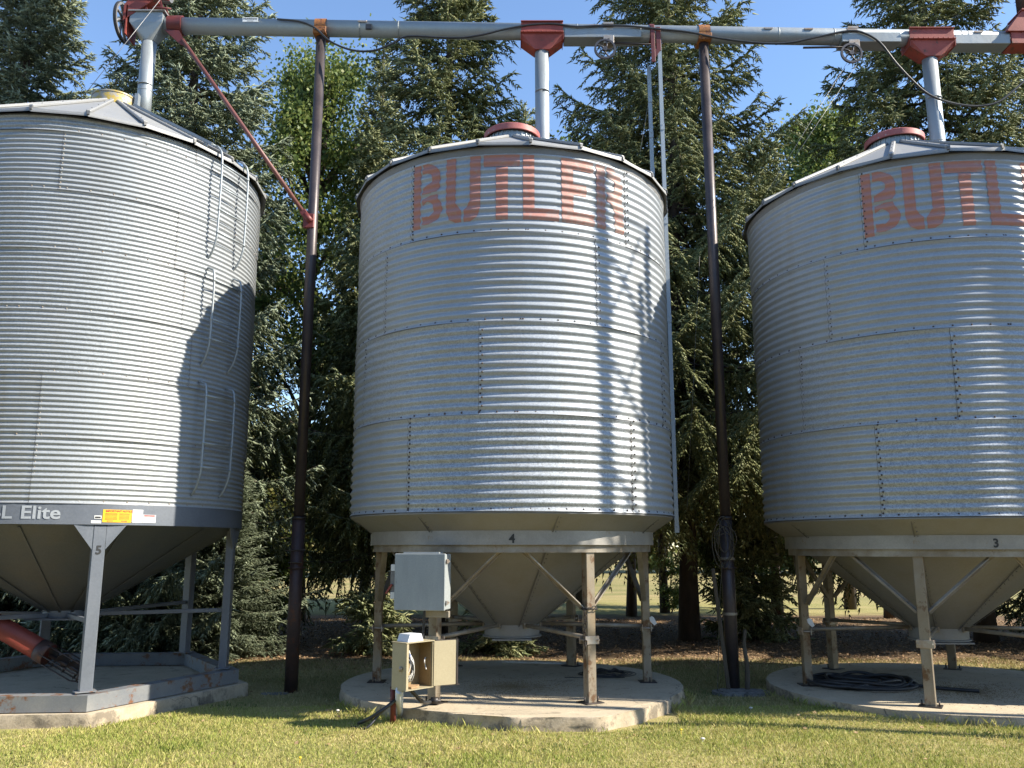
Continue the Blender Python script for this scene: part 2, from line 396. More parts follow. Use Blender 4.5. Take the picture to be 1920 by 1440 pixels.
def text_tris(txt, size, bold=0.0):
    cu = bpy.data.curves.new('t', 'FONT'); cu.body = txt; cu.size = size; cu.offset = bold; cu.resolution_u = 3
    ob = bpy.data.objects.new('t', cu); COL.objects.link(ob)
    dg = bpy.context.evaluated_depsgraph_get(); me = bpy.data.meshes.new_from_object(ob.evaluated_get(dg))
    V = [tuple(v.co) for v in me.vertices]; F = [tuple(p.vertices) for p in me.polygons]
    bpy.data.objects.remove(ob); bpy.data.curves.remove(cu); bpy.data.meshes.remove(me)
    return V, F
def text_width(V): return max(v[0] for v in V)

# ------------------------------------------------------------------ ground
def ground_h(x, y):
    return 0.05 * np.clip((12.0 - y) / 1.5, 0, 1) + 0.012 * np.sin(x * 1.3 + .5) * np.sin(y * 1.1)
def make_ground():
    xs = np.concatenate([np.linspace(-900, -20, 12), np.linspace(-15, 15, 61), np.linspace(20, 900, 12)])
    ys = np.concatenate([np.linspace(-500, -5, 8), np.linspace(0, 26, 53), np.linspace(30, 1500, 20)])
    X, Y = np.meshgrid(xs, ys); Z = ground_h(X, Y); V = np.stack([X, Y, Z], -1).reshape(-1, 3); nx, ny = len(xs), len(ys)
    I, J = np.meshgrid(np.arange(nx - 1), np.arange(ny - 1)); a = (J * nx + I).ravel()
    o = np_mesh('ground', V, np.stack([a, a + 1, a + nx + 1, a + nx], -1), 'ground', smooth=True); o['kind'] = 'structure'
make_ground()

# ------------------------------------------------------------------ grain bins
def corr_r(R, A, p, z): return R + A * math.cos(2 * PI * z / p)
def wall_mesh(parent, R, z0, ring_h, nring, n_corr, A, seams, tones, mats, bolt_r, bolt_gap, z_top=None, dbl=True, seed=1):
    """corrugated wall of overlapping sheets. seams[k] = list of azimuths (deg) of the vertical joints of ring k (0 = bottom)"""
    rng = np.random.default_rng(seed)
    p = ring_h / n_corr; V = []; Fq = []; MI = []; TN = []; off = 0
    for k in range(nring):
        zb = z0 + k * ring_h; zt = zb + ring_h
        if z_top is not None: zt = min(zt, z_top)
        nz = int(round((zt - zb) / p * 9)); zs = np.concatenate([[zb, zb + .006], np.linspace(zb, zt, nz + 1)[1:]])
        sm = sorted(seams[k]); m = len(sm)
        for i in range(m):
            a0 = sm[i]; a1 = sm[(i + 1) % m] + (360 if i == m - 1 else 0)
            na = max(4, int((a1 - a0) / 2.2)); az = np.concatenate([[a0, a0 + .16], np.linspace(a0, a1, na + 1)[1:]])
            tone = tones[k][i] if i < len(tones[k]) else (.02 * rng.standard_normal(), .35 + .3 * rng.random(), .1 * rng.random())
            AA, ZZ = np.meshgrid(np.radians(az), zs); ta = (np.degrees(AA) - a0) / (a1 - a0); tz = (ZZ - zb) / (zt - zb)
            dent = .009 * np.sin(AA * 5 + ZZ * 1.7 + seed) * np.sin(ZZ * 1.1 + k)
            rr = R + A * np.cos(2 * PI * (ZZ - z0) / p) + .004 * (1 - ta) + .004 * (1 - tz) + dent
            P = np.stack([rr * np.sin(AA), -rr * np.cos(AA), ZZ], -1).reshape(-1, 3)
            nx = len(az); ny = len(zs); I, J = np.meshgrid(np.arange(nx - 1), np.arange(ny - 1)); a = (J * nx + I).ravel()
            V.append(P); Fq.append(np.stack([a, a + 1, a + nx + 1, a + nx], -1) + off)
            mi = np.zeros((ny - 1, nx - 1), int); mi[0, :] = 1; mi[:, 0] = 1; MI.append(mi.ravel())  # sheet edges in darker zinc, the thin lap shadow put into the colour
            TN.append(np.tile(np.array([[tone[0] + .5, tone[1], tone[2], 1]]), (len(P), 1))); off += len(P)
    # bolts: little domes
    bl = []
    for k in range(nring):
        zb = z0 + k * ring_h; sm = sorted(seams[k]); zt = min(zb + ring_h, z_top or 1e9)
        for a in np.arange(0, 2 * PI, bolt_gap / R): bl.append((a + k * .03, zb + p * .5 * 0 + .03, 0.0))
        for s_ in sm:
            nn = int((zt - zb) / p)
            for j in range(nn):
                bl.append((math.radians(s_ + .55), zb + (j + .5) * p + (.0), 1))
                if dbl: bl.append((math.radians(s_ - .55 + 1.75), zb + (j + 1.0) * p, 1))
    dome = [(1, 0), (.8, .6), (.0001, .9)]; nb = 6
    for a, z, _ in bl:
        rr = R + A * math.cos(2 * PI * (z - z0) / p) + .009
        er = np.array([math.sin(a), -math.cos(a), 0]); et = np.array([math.cos(a), math.sin(a), 0]); ez = np.array([0, 0, 1.]); c = er * rr + ez * z
        P = []
        for q, h in dome:
            for t in range(nb):
                an = 2 * PI * t / nb; P.append(c + bolt_r * q * (et * math.cos(an) + ez * math.sin(an)) + er * (bolt_r * h - .004))
        ff = [(i * nb + t, i * nb + (t + 1) % nb, (i + 1) * nb + (t + 1) % nb, (i + 1) * nb + t) for i in range(2) for t in range(nb)]
        V.append(np.array(P)); Fq.append(np.array(ff) + off); MI.append(np.full(len(ff), 2)); TN.append(np.tile([[.5, .5, 0, 1]], (len(P), 1))); off += len(P)
    return np_mesh('wall', np.concatenate(V), np.concatenate(Fq), mats, parent, np.concatenate(MI), True, {'tone': ('FLOAT_COLOR', np.concatenate(TN))})

def tone_all(o, r=.5, g=.5, b=.15):
    me = o.data; a = me.attributes.new('tone', 'FLOAT_COLOR', 'POINT')
    a.data.foreach_set('color', np.tile(np.array([r, g, b, 1], np.float32), (len(me.vertices), 1)).ravel()); return o

# stencil alphabet, cell 0..1 wide and 0..1 high
def arc(cx, cy, rx, ry, a0, a1, n=10):
    return [(cx + rx * math.cos(math.radians(a0 + (a1 - a0) * i / n)), cy + ry * math.sin(math.radians(a0 + (a1 - a0) * i / n))) for i in range(n + 1)]
LET = {
 'B': [[(0, 0), (.26, 0), (.26, 1), (0, 1)],
       [(.32, .045)] + arc(.45, .26, .52, .225, -90, 40) + [(.80, .49), (.55, .49), (.32, .46), (.32, .36), (.50, .40)] + arc(.45, .27, .24, .13, 60, -60) + [(.32, .17)],
       [(.32, .52), (.80, .53), (.88, .60)] + arc(.42, .76, .48, .24, -10, 90) + [(.32, 1), (.32, .86)] + arc(.42, .76, .22, .10, 80, -60) + [(.45, .65), (.32, .62)]],
 'U': [[(0, 1), (.28, 1), (.28, .30), (.46, .17), (.46, 0), (.28, 0), (.10, .05), (0, .20)],
       [(1, 1), (.70, 1), (.70, .30), (.53, .17), (.53, 0), (.72, 0), (.90, .05), (1, .20)]],
 'T': [[(0, 1), (1, 1), (1, .83), (0, .83)], [(.35, .81), (.67, .81), (.67, 0), (.35, 0)]],
 'L': [[(0, 1), (.32, 1), (.32, .17), (1, .17), (1, 0), (0, 0)]],
 'E': [[(0, 1), (.98, 1), (.98, .84), (.34, .84), (.34, .62), (.76, .62), (.76, .44), (.34, .44), (.34, .17), (1, .17), (1, 0), (0, 0)]],
 'R': [[(0, 0), (.30, 0), (.30, 1), (0, 1)],
       [(.37, 1), (.62, 1), (.90, .88), (.98, .72), (.90, .55), (.98, .45), (1, 0), (.66, 0), (.62, .36), (.37, .46), (.37, .60), (.58, .62), (.68, .70), (.62, .82), (.37, .85)]]}
def in_poly(px, py, poly):
    c = np.zeros(px.shape, bool); n = len(poly); j = n - 1
    for i in range(n):
        xi, yi = poly[i]; xj, yj = poly[j]
        if yi != yj:
            c ^= ((yi > py) != (yj > py)) & (px < (xj - xi) * (py - yi) / (yj - yi) + xi)
        j = i
    return c
def stencil(parent, word, R, A, p, z0, a0, cell, gap, zb, h):
    V = []; Fq = []; off = 0
    for i, ch in enumerate(word):
        s = a0 + i * (cell + gap); az = np.linspace(s, s + cell, int(math.radians(cell) * R / .006)); zs = np.linspace(zb, zb + h, int(h / .006))
        ac = (az[:-1] + az[1:]) / 2; zc = (zs[:-1] + zs[1:]) / 2; PX, PY = np.meshgrid((ac - s) / cell, (zc - zb) / h)
        m = np.zeros(PX.shape, bool)
        for poly in LET[ch]: m |= in_poly(PX, PY, poly)
        AA, ZZ = np.meshgrid(np.radians(az), zs)
        dent = .009 * np.sin(AA * 5 + ZZ * 1.7 + SEED4) * np.sin(ZZ * 1.1 + 3)
        rr = R + A * np.cos(2 * PI * (ZZ - z0) / p) + .0095 + dent * 0 + .009 * np.sin(AA * 5 + ZZ * 1.7 + SEED4) * np.sin(ZZ * 1.1 + 3)
        P = np.stack([rr * np.sin(AA), -rr * np.cos(AA), ZZ], -1).reshape(-1, 3); nx = len(az)
        J, I = np.nonzero(m); a = J * nx + I
        V.append(P); Fq.append(np.stack([a, a + 1, a + nx + 1, a + nx], -1) + off); off += len(P)
    V = np.concatenate(V); Fq = np.concatenate(Fq); used, inv = np.unique(Fq, return_inverse=True)
    o = np_mesh('lettering', V[used], inv.reshape(-1, 4), 'letter_paint', parent, smooth=True)
    o['label'] = 'faded red stencilled capital letters'
    return o

def wrap_text(parent, name, txt, size, R, az_c, z_c, mat, bold=0, dr=.004):
    V, Fc = text_tris(txt, size, bold); wd = text_width(V); mb = MB(); vs = []
    for x, y, _ in V:
        a = R_(az_c) + (x - wd / 2) / R; vs.append(((R + dr) * math.sin(a), -(R + dr) * math.cos(a), z_c + y - size * .36))
    mb.add(vs, Fc); return mb.build(name, mat, parent)

def pol(r, az, z): return Vector((r * math.sin(az), -r * math.cos(az), z))

def roof(parent, R, z, slope, n, seed, r_in=.33, phase=0):
    rng = random.Random(seed); mb = MB(); t = math.tan(R_(slope)); da = 2 * PI / n
    for i in range(n):
        a0 = phase + i * da; a1 = a0 + da; jz = rng.uniform(-.008, .010); tl = rng.uniform(-.012, .012)
        zi = z + (R - r_in) * t
        K = 4; top = []
        for q in range(K + 1):                                  # panel: shallow pan between the ribs, eave edge curls down
            dz = .0 if q in (0, K) else -.008; cv = lambda r_, z_: pol(r_, a0, z_).lerp(pol(r_, a1, z_), q / K)
            top.append([cv(r_in, zi), cv(R * .985, z + R * .015 * t + dz + jz), cv(R + .012, z + dz + jz), cv(R + .016, z - .04 + jz + tl * (q / K - .5))])
        vs = [v for row in top for v in row]; fs = []
        for q in range(K):
            for s_ in range(3): fs.append((q * 4 + s_, (q + 1) * 4 + s_, (q + 1) * 4 + s_ + 1, q * 4 + s_ + 1)[::-1])
        mb.add(vs, fs, 0)
        mb.add([v - Vector((0, 0, .012)) for v in vs], [f[::-1] for f in fs], 2)
        e0 = pol(R + .012, a0, z + .012 + jz); e1 = pol(r_in, a0, zi + .02)
        mb.beam(e0, e1, .055, .040, mi=0, bev=.010)
        mb.beam(pol(R + .016, a0, z + .012 + jz), pol(R + .018, a0, z - .03 + jz), .03, .02, up=(0, 0, 1), mi=1)
        for q in range(4):
            f = (q + .5) / 4; c = e0.lerp(e1, f); mb.ball(c + Vector((0, 0, .02)), .012, 6, 1)
    return tone_all(mb.build('roof', ['galv_roof', 'seam', 'galv_hopper'], parent), .5, .5, .2)

SEED4 = 4
def butler_bin(name, label, loc, rot, top_seams, number, num_az, letter_a0, tones, lean=0):
    t = thing(name, label, 'grain bin', loc, 0, 'corrugated steel hopper bins in a row')
    R = 2.125; z0 = 2.10; rh = 1.079; A = .0118; p = rh / 11; zt = z0 + 4 * rh
    wl = wall_mesh(t, R, z0, rh, 4, 11, A, top_seams, tones, ['galv_wall', 'seam', 'bolt_dark'], .0125, .205, seed=SEED4)
    stencil(wl, 'BUTLER', R, A, p, z0, letter_a0, 11.6, 1.0, z0 + 3 * rh + .155, .81)
    roof(t, 2.20, zt + .035, 28.0, 22, 7 + number, phase=.1)
    mb = MB(); mb.lathe([(R - .02, zt - .10), (R + .012, zt - .10), (R + .03, zt - .02), (R - .02, zt + .02)], 64)   # top angle
    tone_all(mb.build('eave_angle', 'galv_hopper', t), .4)
    # lid
    zl = zt + .035 + (2.2 - .33) * math.tan(R_(28))
    mb = MB(); mb.lathe([(.36, zl - .03), (.36, zl + .10), (.33, zl + .12)], 32)
    for k in range(32): a = 2 * PI * k / 32; mb.box(pol(.365, a, zl + .045), (.012, .012, .10), Matrix.Rotation(a, 3, 'Z'))
    lid = tone_all(mb.build('roof_collar', 'galv_tube', t), .5)
    mb = MB(); mb.lathe([(.40, zl + .095), (.41, zl + .105), (.41, zl + .185), (.39, zl + .20), (.20, zl + .235), (.001, zl + .245)], 32); mb.build('lid', 'pink_lid', lid)
    # hopper
    rr, ro = 1.86, .33; zr = z0 - (R - rr) * .770; zo = z0 - (R - ro) * .770
    mb = MB(); n = 40
    prof = [(R - .012, z0 + .01), (R + .008, z0 - .006), (R + .008, z0 - .02), (rr, zr), (1.0, z0 - (R - 1.0) * .77), (ro, zo), (ro, zo - .01)]
    mb.lathe(prof, n)
    for k in range(8):
        a = 2 * PI * k / 8 + .25; mb.beam(pol(R - .04, a, z0 - .045), pol(ro + .03, a, zo + .005), .012, .006, mi=1)
        for q in range(26): mb.ball(pol(R - .06, a + .016 * (1 + q * .03), z0 - .06).lerp(pol(ro + .03, a + .06, zo), q / 26), .008, 5, 1)
    tone_all(mb.build('hopper', ['galv_hopper', 'seam'], t), .52, .4, .3)
    # bottom bolts / rim
    mb = MB(); mb.lathe([(ro + .01, zo + .02), (ro + .03, zo + .02), (ro + .03, zo - .12), (ro + .055, zo - .125), (ro + .055, zo - .14), (ro - .02, zo - .14), (ro - .02, zo)], 32)
    mb.box((0, -.1, zo - .155), (.5, .62, .018)); oc = tone_all(mb.build('outlet_collar', 'galv_hopper', t), .62)
    # ring beam (20 facets)
    mb = MB(); zb = 1.93 - .19
    mb.lathe([(rr - .03, zr + .0), (rr + .006, zr + .004), (rr + .006, zb), (rr - .03, zb), (rr - .03, zr)], 60)
    rb = mb.build('ring_beam', 'ring_paint', t)
    mb = MB(); mb.lathe([(rr - .05, zb - .001), (rr - .035, zb - .001), (rr - .035, zb - .085), (rr - .075, zb - .085), (rr - .075, zb)], 60); mb.build('ring_flange', 'brace_galv', rb)
    nb = wrap_text(rb, 'number', str(number), .135, rr + .006, num_az, (zr + zb) / 2 - .005, 'black_ink', .004)
    # legs
    rl = 1.7556
    for k in range(6):
        a = rot + R_(30) + k * PI / 3; Mz = Matrix.Rotation(a, 3, 'Z')
        mb = MB(); mb.box(pol(rl, a, zb / 2 - .0), (.115, .10, zb), Mz, bev=.006)
        lg = mb.build('leg', 'leg_rusty', t)
        mb = MB(); mb.box(pol(rl, a, .006), (.24, .22, .012), Mz, bev=.003)
        for sx in (-1, 1): mb.tube([pol(rl, a, 0) + Mz @ Vector((sx * .09, -.02, .0)), pol(rl, a, 0) + Mz @ Vector((sx * .09, -.02, .07))], .009, 8)
        mb.build('base_plate', 'dark_iron', lg)
        mb = MB()
        for zc in (.68,): 
            mb.box(pol(rl, a, zc) + Mz @ Vector((0, -.057, 0)), (.19, .012, .09), Mz, bev=.003)
            mb.box(pol(rl, a, zc) + Mz @ Vector((0, .057, 0)), (.19, .012, .09), Mz, bev=.003)
            for sx in (-1, 1): mb.tube([pol(rl, a, zc) + Mz @ Vector((sx * .075, -.085, 0)), pol(rl, a, zc) + Mz @ Vector((sx * .075, .085, 0))], .011, 6)
        mb.build('clamp', 'bolt_zinc', lg)
        # braces up to the ring beam
        for sg in (-1, 1):
            mb = MB(); p0 = pol(rl - .02, a + sg * .035, 1.03); p1 = pol(rl + .02, a + sg * (PI / 6 - .04), zb - .005)
            mb.beam(p0, p1, .014, .062, up=pol(1, a, 0), bev=.002); mb.beam(p0 + pol(.03, a, 0) * -1, p1 + pol(.03, a, 0) * -1, .055, .012, up=pol(1, a, 0)); mb.build('brace', 'brace_galv', t)
        mb = MB(); mb.tube([pol(rl - .05, a, .70), pol(ro + .04, a, .735)], .026, 10); mb.box(pol(ro + .045, a, .735), (.09, .02, .08), Mz)
        mb.build('tie_rod', 'brace_galv', t)
    return t, wl, rb

def add_handle(rb, az, z):   # small pale paddle seen at leg
    pass

SM4 = [[-34.6, 41.1, 128, 215], [-60.5, -10.3, 63.4, 150, 225], [-47.3, 27.8, 120, 210], [-35.3, 41.0, 130, 220]]
TN4 = [[(-.02, 1.25, .12), (.02, .55, .1), (0, .4, .1), (.0, .35, .35)], [(0, .85, .1), (.02, .65, .05), (0, .4, .1)], [(0, .35, .1), (.02, .3, .1)], [(.03, .25, .05), (.0, .3, .1)]]
bin4, wall4, ring4 = butler_bin('grain_bin', 'middle corrugated bin with full red lettering, number 4 and a grey cabinet on its leg',
    (0, 11.594, .19), 0, SM4, 4, 0.0, -34.3, TN4)
SM3 = [[-39.0, 36, 122, 210], [-64.2, -15.0, 60, 140, 225], [-51.4, 33, 120, 210], [-37.6, 38, 130, 220]]
TN3 = [[(-.02, 1.3, .15), (.02, .55, .1), (0, .4, .1), (.0, .5, .35)], [(-.02, .75, .15), (.02, .8, .05), (0, .4, .1), (0, .4, .1), (0, .3, .3)], [(-.02, .4, .1), (.02, .3, .1), (0, .3, .1), (0, .25, .25)], [(-.01, .25, .05), (.0, .3, .1), (0, .3, .1), (0, .25, .3)]]
bin3, wall3, ring3 = butler_bin('grain_bin', 'right corrugated bin with number 3, lettering cut by the photo edge, black hose beneath',
    (5.616, 11.647, .14), -.532 - R_(30), SM3, 3, -5.0, -37.0, TN3)

def bin5():
    X, D = -5.752, 11.366
    t = thing('grain_bin', 'left corrugated bin with ladder, yellow notice on its band and number 5 on leg', 'grain bin', (X, D, .18), 0, 'corrugated steel hopper bins in a row')
    dz = -.18; R = 2.09; z0 = 2.375 + dz; rh = .724; zt = 6.93 + dz; p = rh / 12; A = .0096; rng = random.Random(3)
    seams = [[14.0, 104, 194, 284], [14.0, 100, 190, 280], [-30, 58.5, 150, 240], [-25, 54.0, 150, 240], [-40, 50, 140, 230], [12.8, 102, 192, 282], [-35, 54.9, 145, 235]]
    tones = [[(-.03, .45, .0), (0, .3, 0), (0, .3, 0), (-.08, .5, .7)], [(-.02, .4, .0), (0, .3, 0), (0, .3, 0), (-.08, .5, .7)], [(.0, .9, .05)], [(.0, 1.0, .05)], [(.0, 1.0, .1)], [(-.01, .4, 0), (0, .3, 0), (0, .3, 0), (0, .5, .1)], [(.0, 1.0, .05)]]
    w_ = wall_mesh(t, R, z0, rh, 7, 12, A, seams, tones, ['galv_wall_fine', 'seam_light', 'bolt_zinc'], .0095, .25, z_top=zt, dbl=False, seed=9)
    roof(t, 2.17, zt + .035, 31.0, 22, 55, .26, phase=.06)
    zl = zt + .035 + (2.17 - .26) * math.tan(R_(31))
    mb = MB(); mb.lathe([(.30, zl - .05), (.30, zl + .13), (.31, zl + .135), (.31, zl + .155), (.28, zl + .17), (.001, zl + .20)], 32); cp = mb.build('roof_lid', 'yellow_lid', t)
    mb = MB(); mb.beam((-.30, 0, zl + .30), (.34, -.05, zl + .17), .03, .03); mb.box((.35, -.05, zl + .06), (.05, .08, .30)); mb.beam((-.30, 0, zl + .30), (-.33, 0, zl + .02), .03, .02)
    tone_all(mb.build('lid_lever', 'galv_tube', cp), .5)
    # band
    zb0 = 2.15 + dz
    mb = MB(); mb.lathe([(R - .03, z0 + .0), (R + .012, z0 + .004), (R + .012, zb0), (R - .03, zb0), (R - .03, z0)], 72)
    band = mb.build('ring_beam', 'grey_paint', t)
    Rb = R + .012
    V, Fc = text_tris('Elite', .195, .004); wd = text_width(V) * 1.16
    for word, sh in (('Elite', 0), ('BL', wd + .075)):
        V, Fc = text_tris(word, .195, .004); V = [(v[0] * 1.16, v[1], 0) for v in V]; ww = text_width(V); mb = MB()
        mb.add([((Rb + .004) * math.sin(R_(22.9) + (x - ww - sh) / R), -(Rb + .004) * math.cos(R_(22.9) + (x - ww - sh) / R), z0 - .165 + y) for x, y, _ in V], Fc)
        mb.build('lettering', 'grey_letter', band)
    def sticker(name, a0, a1, zlo, zhi, mat, lines, par=band, hdr=None):
        mb = MB(); n = 4; vs = []
        for i in range(n + 1):
            a = R_(a0 + (a1 - a0) * i / n); vs += [pol(Rb + .003, a, zlo), pol(Rb + .003, a, zhi)]
        mb.add(vs, [(2 * i, 2 * i + 2, 2 * i + 3, 2 * i + 1) for i in range(n)], 0)
        for i, (f0, f1, zf, hh, mi) in enumerate(lines):
            b0 = R_(a0 + (a1 - a0) * f0); b1 = R_(a0 + (a1 - a0) * f1); z = zlo + (zhi - zlo) * zf
            mb.add([pol(Rb + .005, b0, z), pol(Rb + .005, b1, z), pol(Rb + .005, b1, z + hh), pol(Rb + .005, b0, z + hh)], [(0, 1, 2, 3)], mi)
        s = mb.build(name, [mat, 'red_ink', 'black_ink'], par)
        if hdr:
            V, Fc = text_tris(hdr[0], hdr[1], .0006); wd = text_width(V); ac = R_((a0 + a1) / 2 + hdr[4]); m2 = MB()
            m2.add([((Rb + .006) * math.sin(ac + (x - wd / 2) / Rb), -(Rb + .006) * math.cos(ac + (x - wd / 2) / Rb), hdr[2] + y) for x, y, _ in V], Fc); m2.build('label_text', hdr[3], s)
    ls = [(.08, .5, f, .004, 2) for f in (.2, .3, .4, .5, .6, .68)] + [(.56, .93, f, .004, 2) for f in (.2, .3, .4, .5, .6, .68)] + [(.15, .85, .07, .008, 1)]
    sticker('label', 34.3, 42.6, 2.178 + dz, 2.318 + dz, 'yellow_label', ls, hdr=('IMPORTANT NOTICE', .030, 2.292 + dz, 'red_ink', .5))
    sticker('label', 42.8, 46.0, 2.180 + dz, 2.325 + dz, 'white_label', [(.1, .9, f, .003, 2) for f in (.3, .7)])
    sticker('label', 46.1, 50.2, 2.180 + dz, 2.27 + dz, 'white_label', [(.08, .92, .78, .016, 1)] + [(.1, .9, f, .003, 2) for f in (.2, .4, .6)])
    sticker('label', 31.2, 34.0, 2.165 + dz, 2.195 + dz, 'white_label', [])
    sticker('label', 32.0, 34.0, 2.215 + dz, 2.25 + dz, 'white_label', [(.1, .9, .2, .018, 2)])
    # hopper
    mb = MB(); zo = 1.10 + dz
    mb.lathe([(R - .035, zb0 + .01), (R - .035, zb0 - .005), (.24, zo)], 48)
    for k in range(12):
        a = 2 * PI * k / 12 + .2; mb.beam(pol(R - .06, a, zb0 - .03), pol(.27, a, zo + .0), .03, .006)
    tone_all(mb.build('hopper', 'hopper_grey', t), .5, .4, .4)
    mb = MB(); mb.lathe([(.26, zo + .03), (.27, zo + .03), (.27, zo - .07), (.24, zo - .07), (.24, zo)], 24); mb.box((0, -.05, zo - .085), (.70, .56, .022)); mb.box((0, -.05, zo - .06), (.60, .04, .03))
    mb.build('outlet_collar', 'grey_paint', t)
    rl = 2.03; rot = .594
    for k in range(6):
        a = rot + k * PI / 3; Mz = Matrix.Rotation(a, 3, 'Z')
        mb = MB(); zt_ = zb0 - .002; zf = .37 + dz; mb.box(pol(rl, a, (zt_ + zf) / 2), (.135, .10, zt_ - zf), Mz, bev=.008)
        # web behind: channel look
        lg = mb.build('leg', 'grey_paint', t)
        mb = MB()
        for sg in (-1, 1):
            q = [(sg * .068, 0), (sg * .27, 0), (sg * .068, -.27)]
            if sg < 0: q = q[::-1]
            vs = [pol(rl, a, zt_) + Mz @ Vector((x, yy, z)) for yy in (-.048, -.036) for x, z in q]
            mb.add(vs, [(0, 1, 2), (5, 4, 3), (0, 3, 4, 1), (1, 4, 5, 2), (2, 5, 3, 0)])
        mb.build('gusset', 'grey_paint', lg)
        mb = MB(); mb.box(pol(rl, a, zf + .006), (.22, .2, .012), Mz, bev=.003); mb.build('base_plate', 'skid_paint', lg)
        mb = MB(); mb.beam(pol(rl - .05, a, 1.10 + dz), pol(.27, a, 1.06 + dz), .05, .05, bev=.004); mb.build('tie_rod', 'grey_paint', t)
        if k == 0:
            V, Fc = text_tris('5', .13, .004); wd = text_width(V); m2 = MB()
            m2.add([pol(rl, a, 1.83 + dz) + Mz @ Vector((x - wd / 2, -.0535, y)) for x, y, _ in V], Fc); m2.build('number', 'black_ink', lg)
    # skid base: six rectangular tubes
    mb = MB(); rs = 2.13
    for k in range(6):
        a0 = rot + k * PI / 3; a1 = a0 + PI / 3; A0 = pol(rs, a0, .275 + dz); A1 = pol(rs, a1, .275 + dz); d = (A1 - A0).normalized(); nrm = Vector((d.y, -d.x, 0))
        io = [A0 + pol(.10, a0, 0), A1 + pol(.10, a1, 0), A1 - pol(.10, a1, 0), A0 - pol(.10, a0, 0)]
        hz = .083
        vs = [v + Vector((0, 0, -hz)) for v in io] + [v + Vector((0, 0, hz)) for v in io]
        mb.add(vs, [(3, 2, 1, 0), (4, 5, 6, 7), (0, 1, 5, 4), (2, 3, 7, 6)])
    mb.build('skid_base', 'skid_paint', t)
    # ladder on the wall: three sections
    lad = []
    for (za, zb_) in ((5.52, 6.95), (4.12, 5.38), (2.52, 3.90)):
        mb = MB(); rs = []
        for az in (62.8, 76.4):
            a = R_(az); L = 2.235
            pts = [pol(R + .005, a, zb_ + dz + (.02 if zb_ < 6 else .12)), pol(R + .07, a, zb_ + dz + (.0 if zb_ < 6 else .08)), pol(L, a, zb_ + dz - .12), pol(L, a, za + dz + .42), pol(L - .02, a, za + dz + .22), pol(R + .07, a, za + dz + .08), pol(R + .005, a, za + dz)]
            mb.tube(smooth_pts(pts, 5), .0135, 8)
        rungs = []
        n = 4
        for i in range(n):
            z = zb_ + dz - .16 - i * (zb_ - za - .50) / (n - 1); r2 = MB(); seg = [pol(2.235, R_(62.8) + (R_(13.6)) * q / 4, z) for q in range(5)]
            r2.tube([seg[0], seg[-1]], .013, 8); r2.tube([seg[0] - Vector((0, 0, .02)), seg[0] + Vector((0, 0, .02))], .018, 8); r2.tube([seg[-1] - Vector((0, 0, .02)), seg[-1] + Vector((0, 0, .02))], .018, 8); rungs.append(r2)
        l_ = tone_all(mb.build('ladder', 'galv_tube', t), .6)
        for r2 in rungs: tone_all(r2.build('rung', 'galv_tube', l_), .6)
    # roof ladder
    mb = MB(); tt = math.tan(R_(31)); zr0 = zt + .035
    def rp(x, az, h): return pol(x, az, zr0 + (2.17 - x) * tt + h)
    A1_, A2_ = R_(60), R_(67)
    for a in (A1_, A2_):
        mb.beam(rp(2.15, a, .07), rp(.45, a * 1.0, .07), .03, .035)
    for i in range(6):
        x = .55 + i * .3; mb.tube([rp(x, A1_, .07), rp(x, A2_, .07)], .011, 6); mb.beam(rp(x, A1_, 0), rp(x, A1_, .07), .02, .02); mb.beam(rp(x, A2_, 0), rp(x, A2_, .07), .02, .02)
    tone_all(mb.build('roof_ladder', 'galv_tube', t), .5)
bin5()

# ------------------------------------------------------------------ concrete pads
def rough_edge_pad(name, poly, z0, z1, label, loc=(0, 0, 0), seed=0, sub=.09, amp=.020):
    rng = random.Random(seed); P = []; n = len(poly)
    for i in range(n):
        a = Vector((*poly[i], 0)); b = Vector((*poly[(i + 1) % n], 0)); k = max(1, int((b - a).length / sub))
        for q in range(k): P.append(a.lerp(b, q / k))
    c = sum(P, Vector()) / len(P); lv = []; Z = [z1, z1 - .012, (z0 + z1) / 2, z0 - .08]
    for li, z in enumerate(Z):
        row = []
        for p in P:
            d = (p - c).normalized(); off = -.012 if li == 0 else (rng.uniform(-amp, amp * .5) if li > 0 else 0) + (0.01 if li == 3 else 0)
            row.append(p + d * off + Vector((0, 0, z + (rng.uniform(-.003, .003) if li == 2 else 0))))
        lv.append(row)
    m = len(P); mb = MB(); vs = [v for r in lv for v in r]; fs = []
    for li in range(3):
        for i in range(m): fs.append(((li) * m + i, (li) * m + (i + 1) % m, (li + 1) * m + (i + 1) % m, (li + 1) * m + i)[::-1])
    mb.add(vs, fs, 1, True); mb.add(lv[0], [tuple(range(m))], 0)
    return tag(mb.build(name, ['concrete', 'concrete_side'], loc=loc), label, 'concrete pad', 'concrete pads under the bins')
circ = lambda R, n=56: [(R * math.sin(2 * PI * k / n), -R * math.cos(2 * PI * k / n)) for k in range(n)][::-1]
rough_edge_pad('concrete_pad', circ(2.19)[::-1], 0, .19, 'round concrete pad under the middle bin with wire coil on it', (0, 11.594, 0), 1)
rough_edge_pad('concrete_pad', circ(2.22)[::-1], 0, .14, 'round concrete pad under the right bin with black hose on it', (5.616, 11.647, 0), 2)
hx = [(-5.752 + 2.34 * math.sin(.62 + k * PI / 3), 11.366 - 2.34 * math.cos(.62 + k * PI / 3)) for k in range(6)]
rough_edge_pad('concrete_pad', hx, 0, .182, 'six-sided concrete pad under the steel skid base of the left bin', (0, 0, 0), 3)
q = [at_z(u, v, .186) for u, v in ((764, 1322), (850, 1338), (960, 1345), (1130, 1345), (1200, 1330), (1258, 1312))]
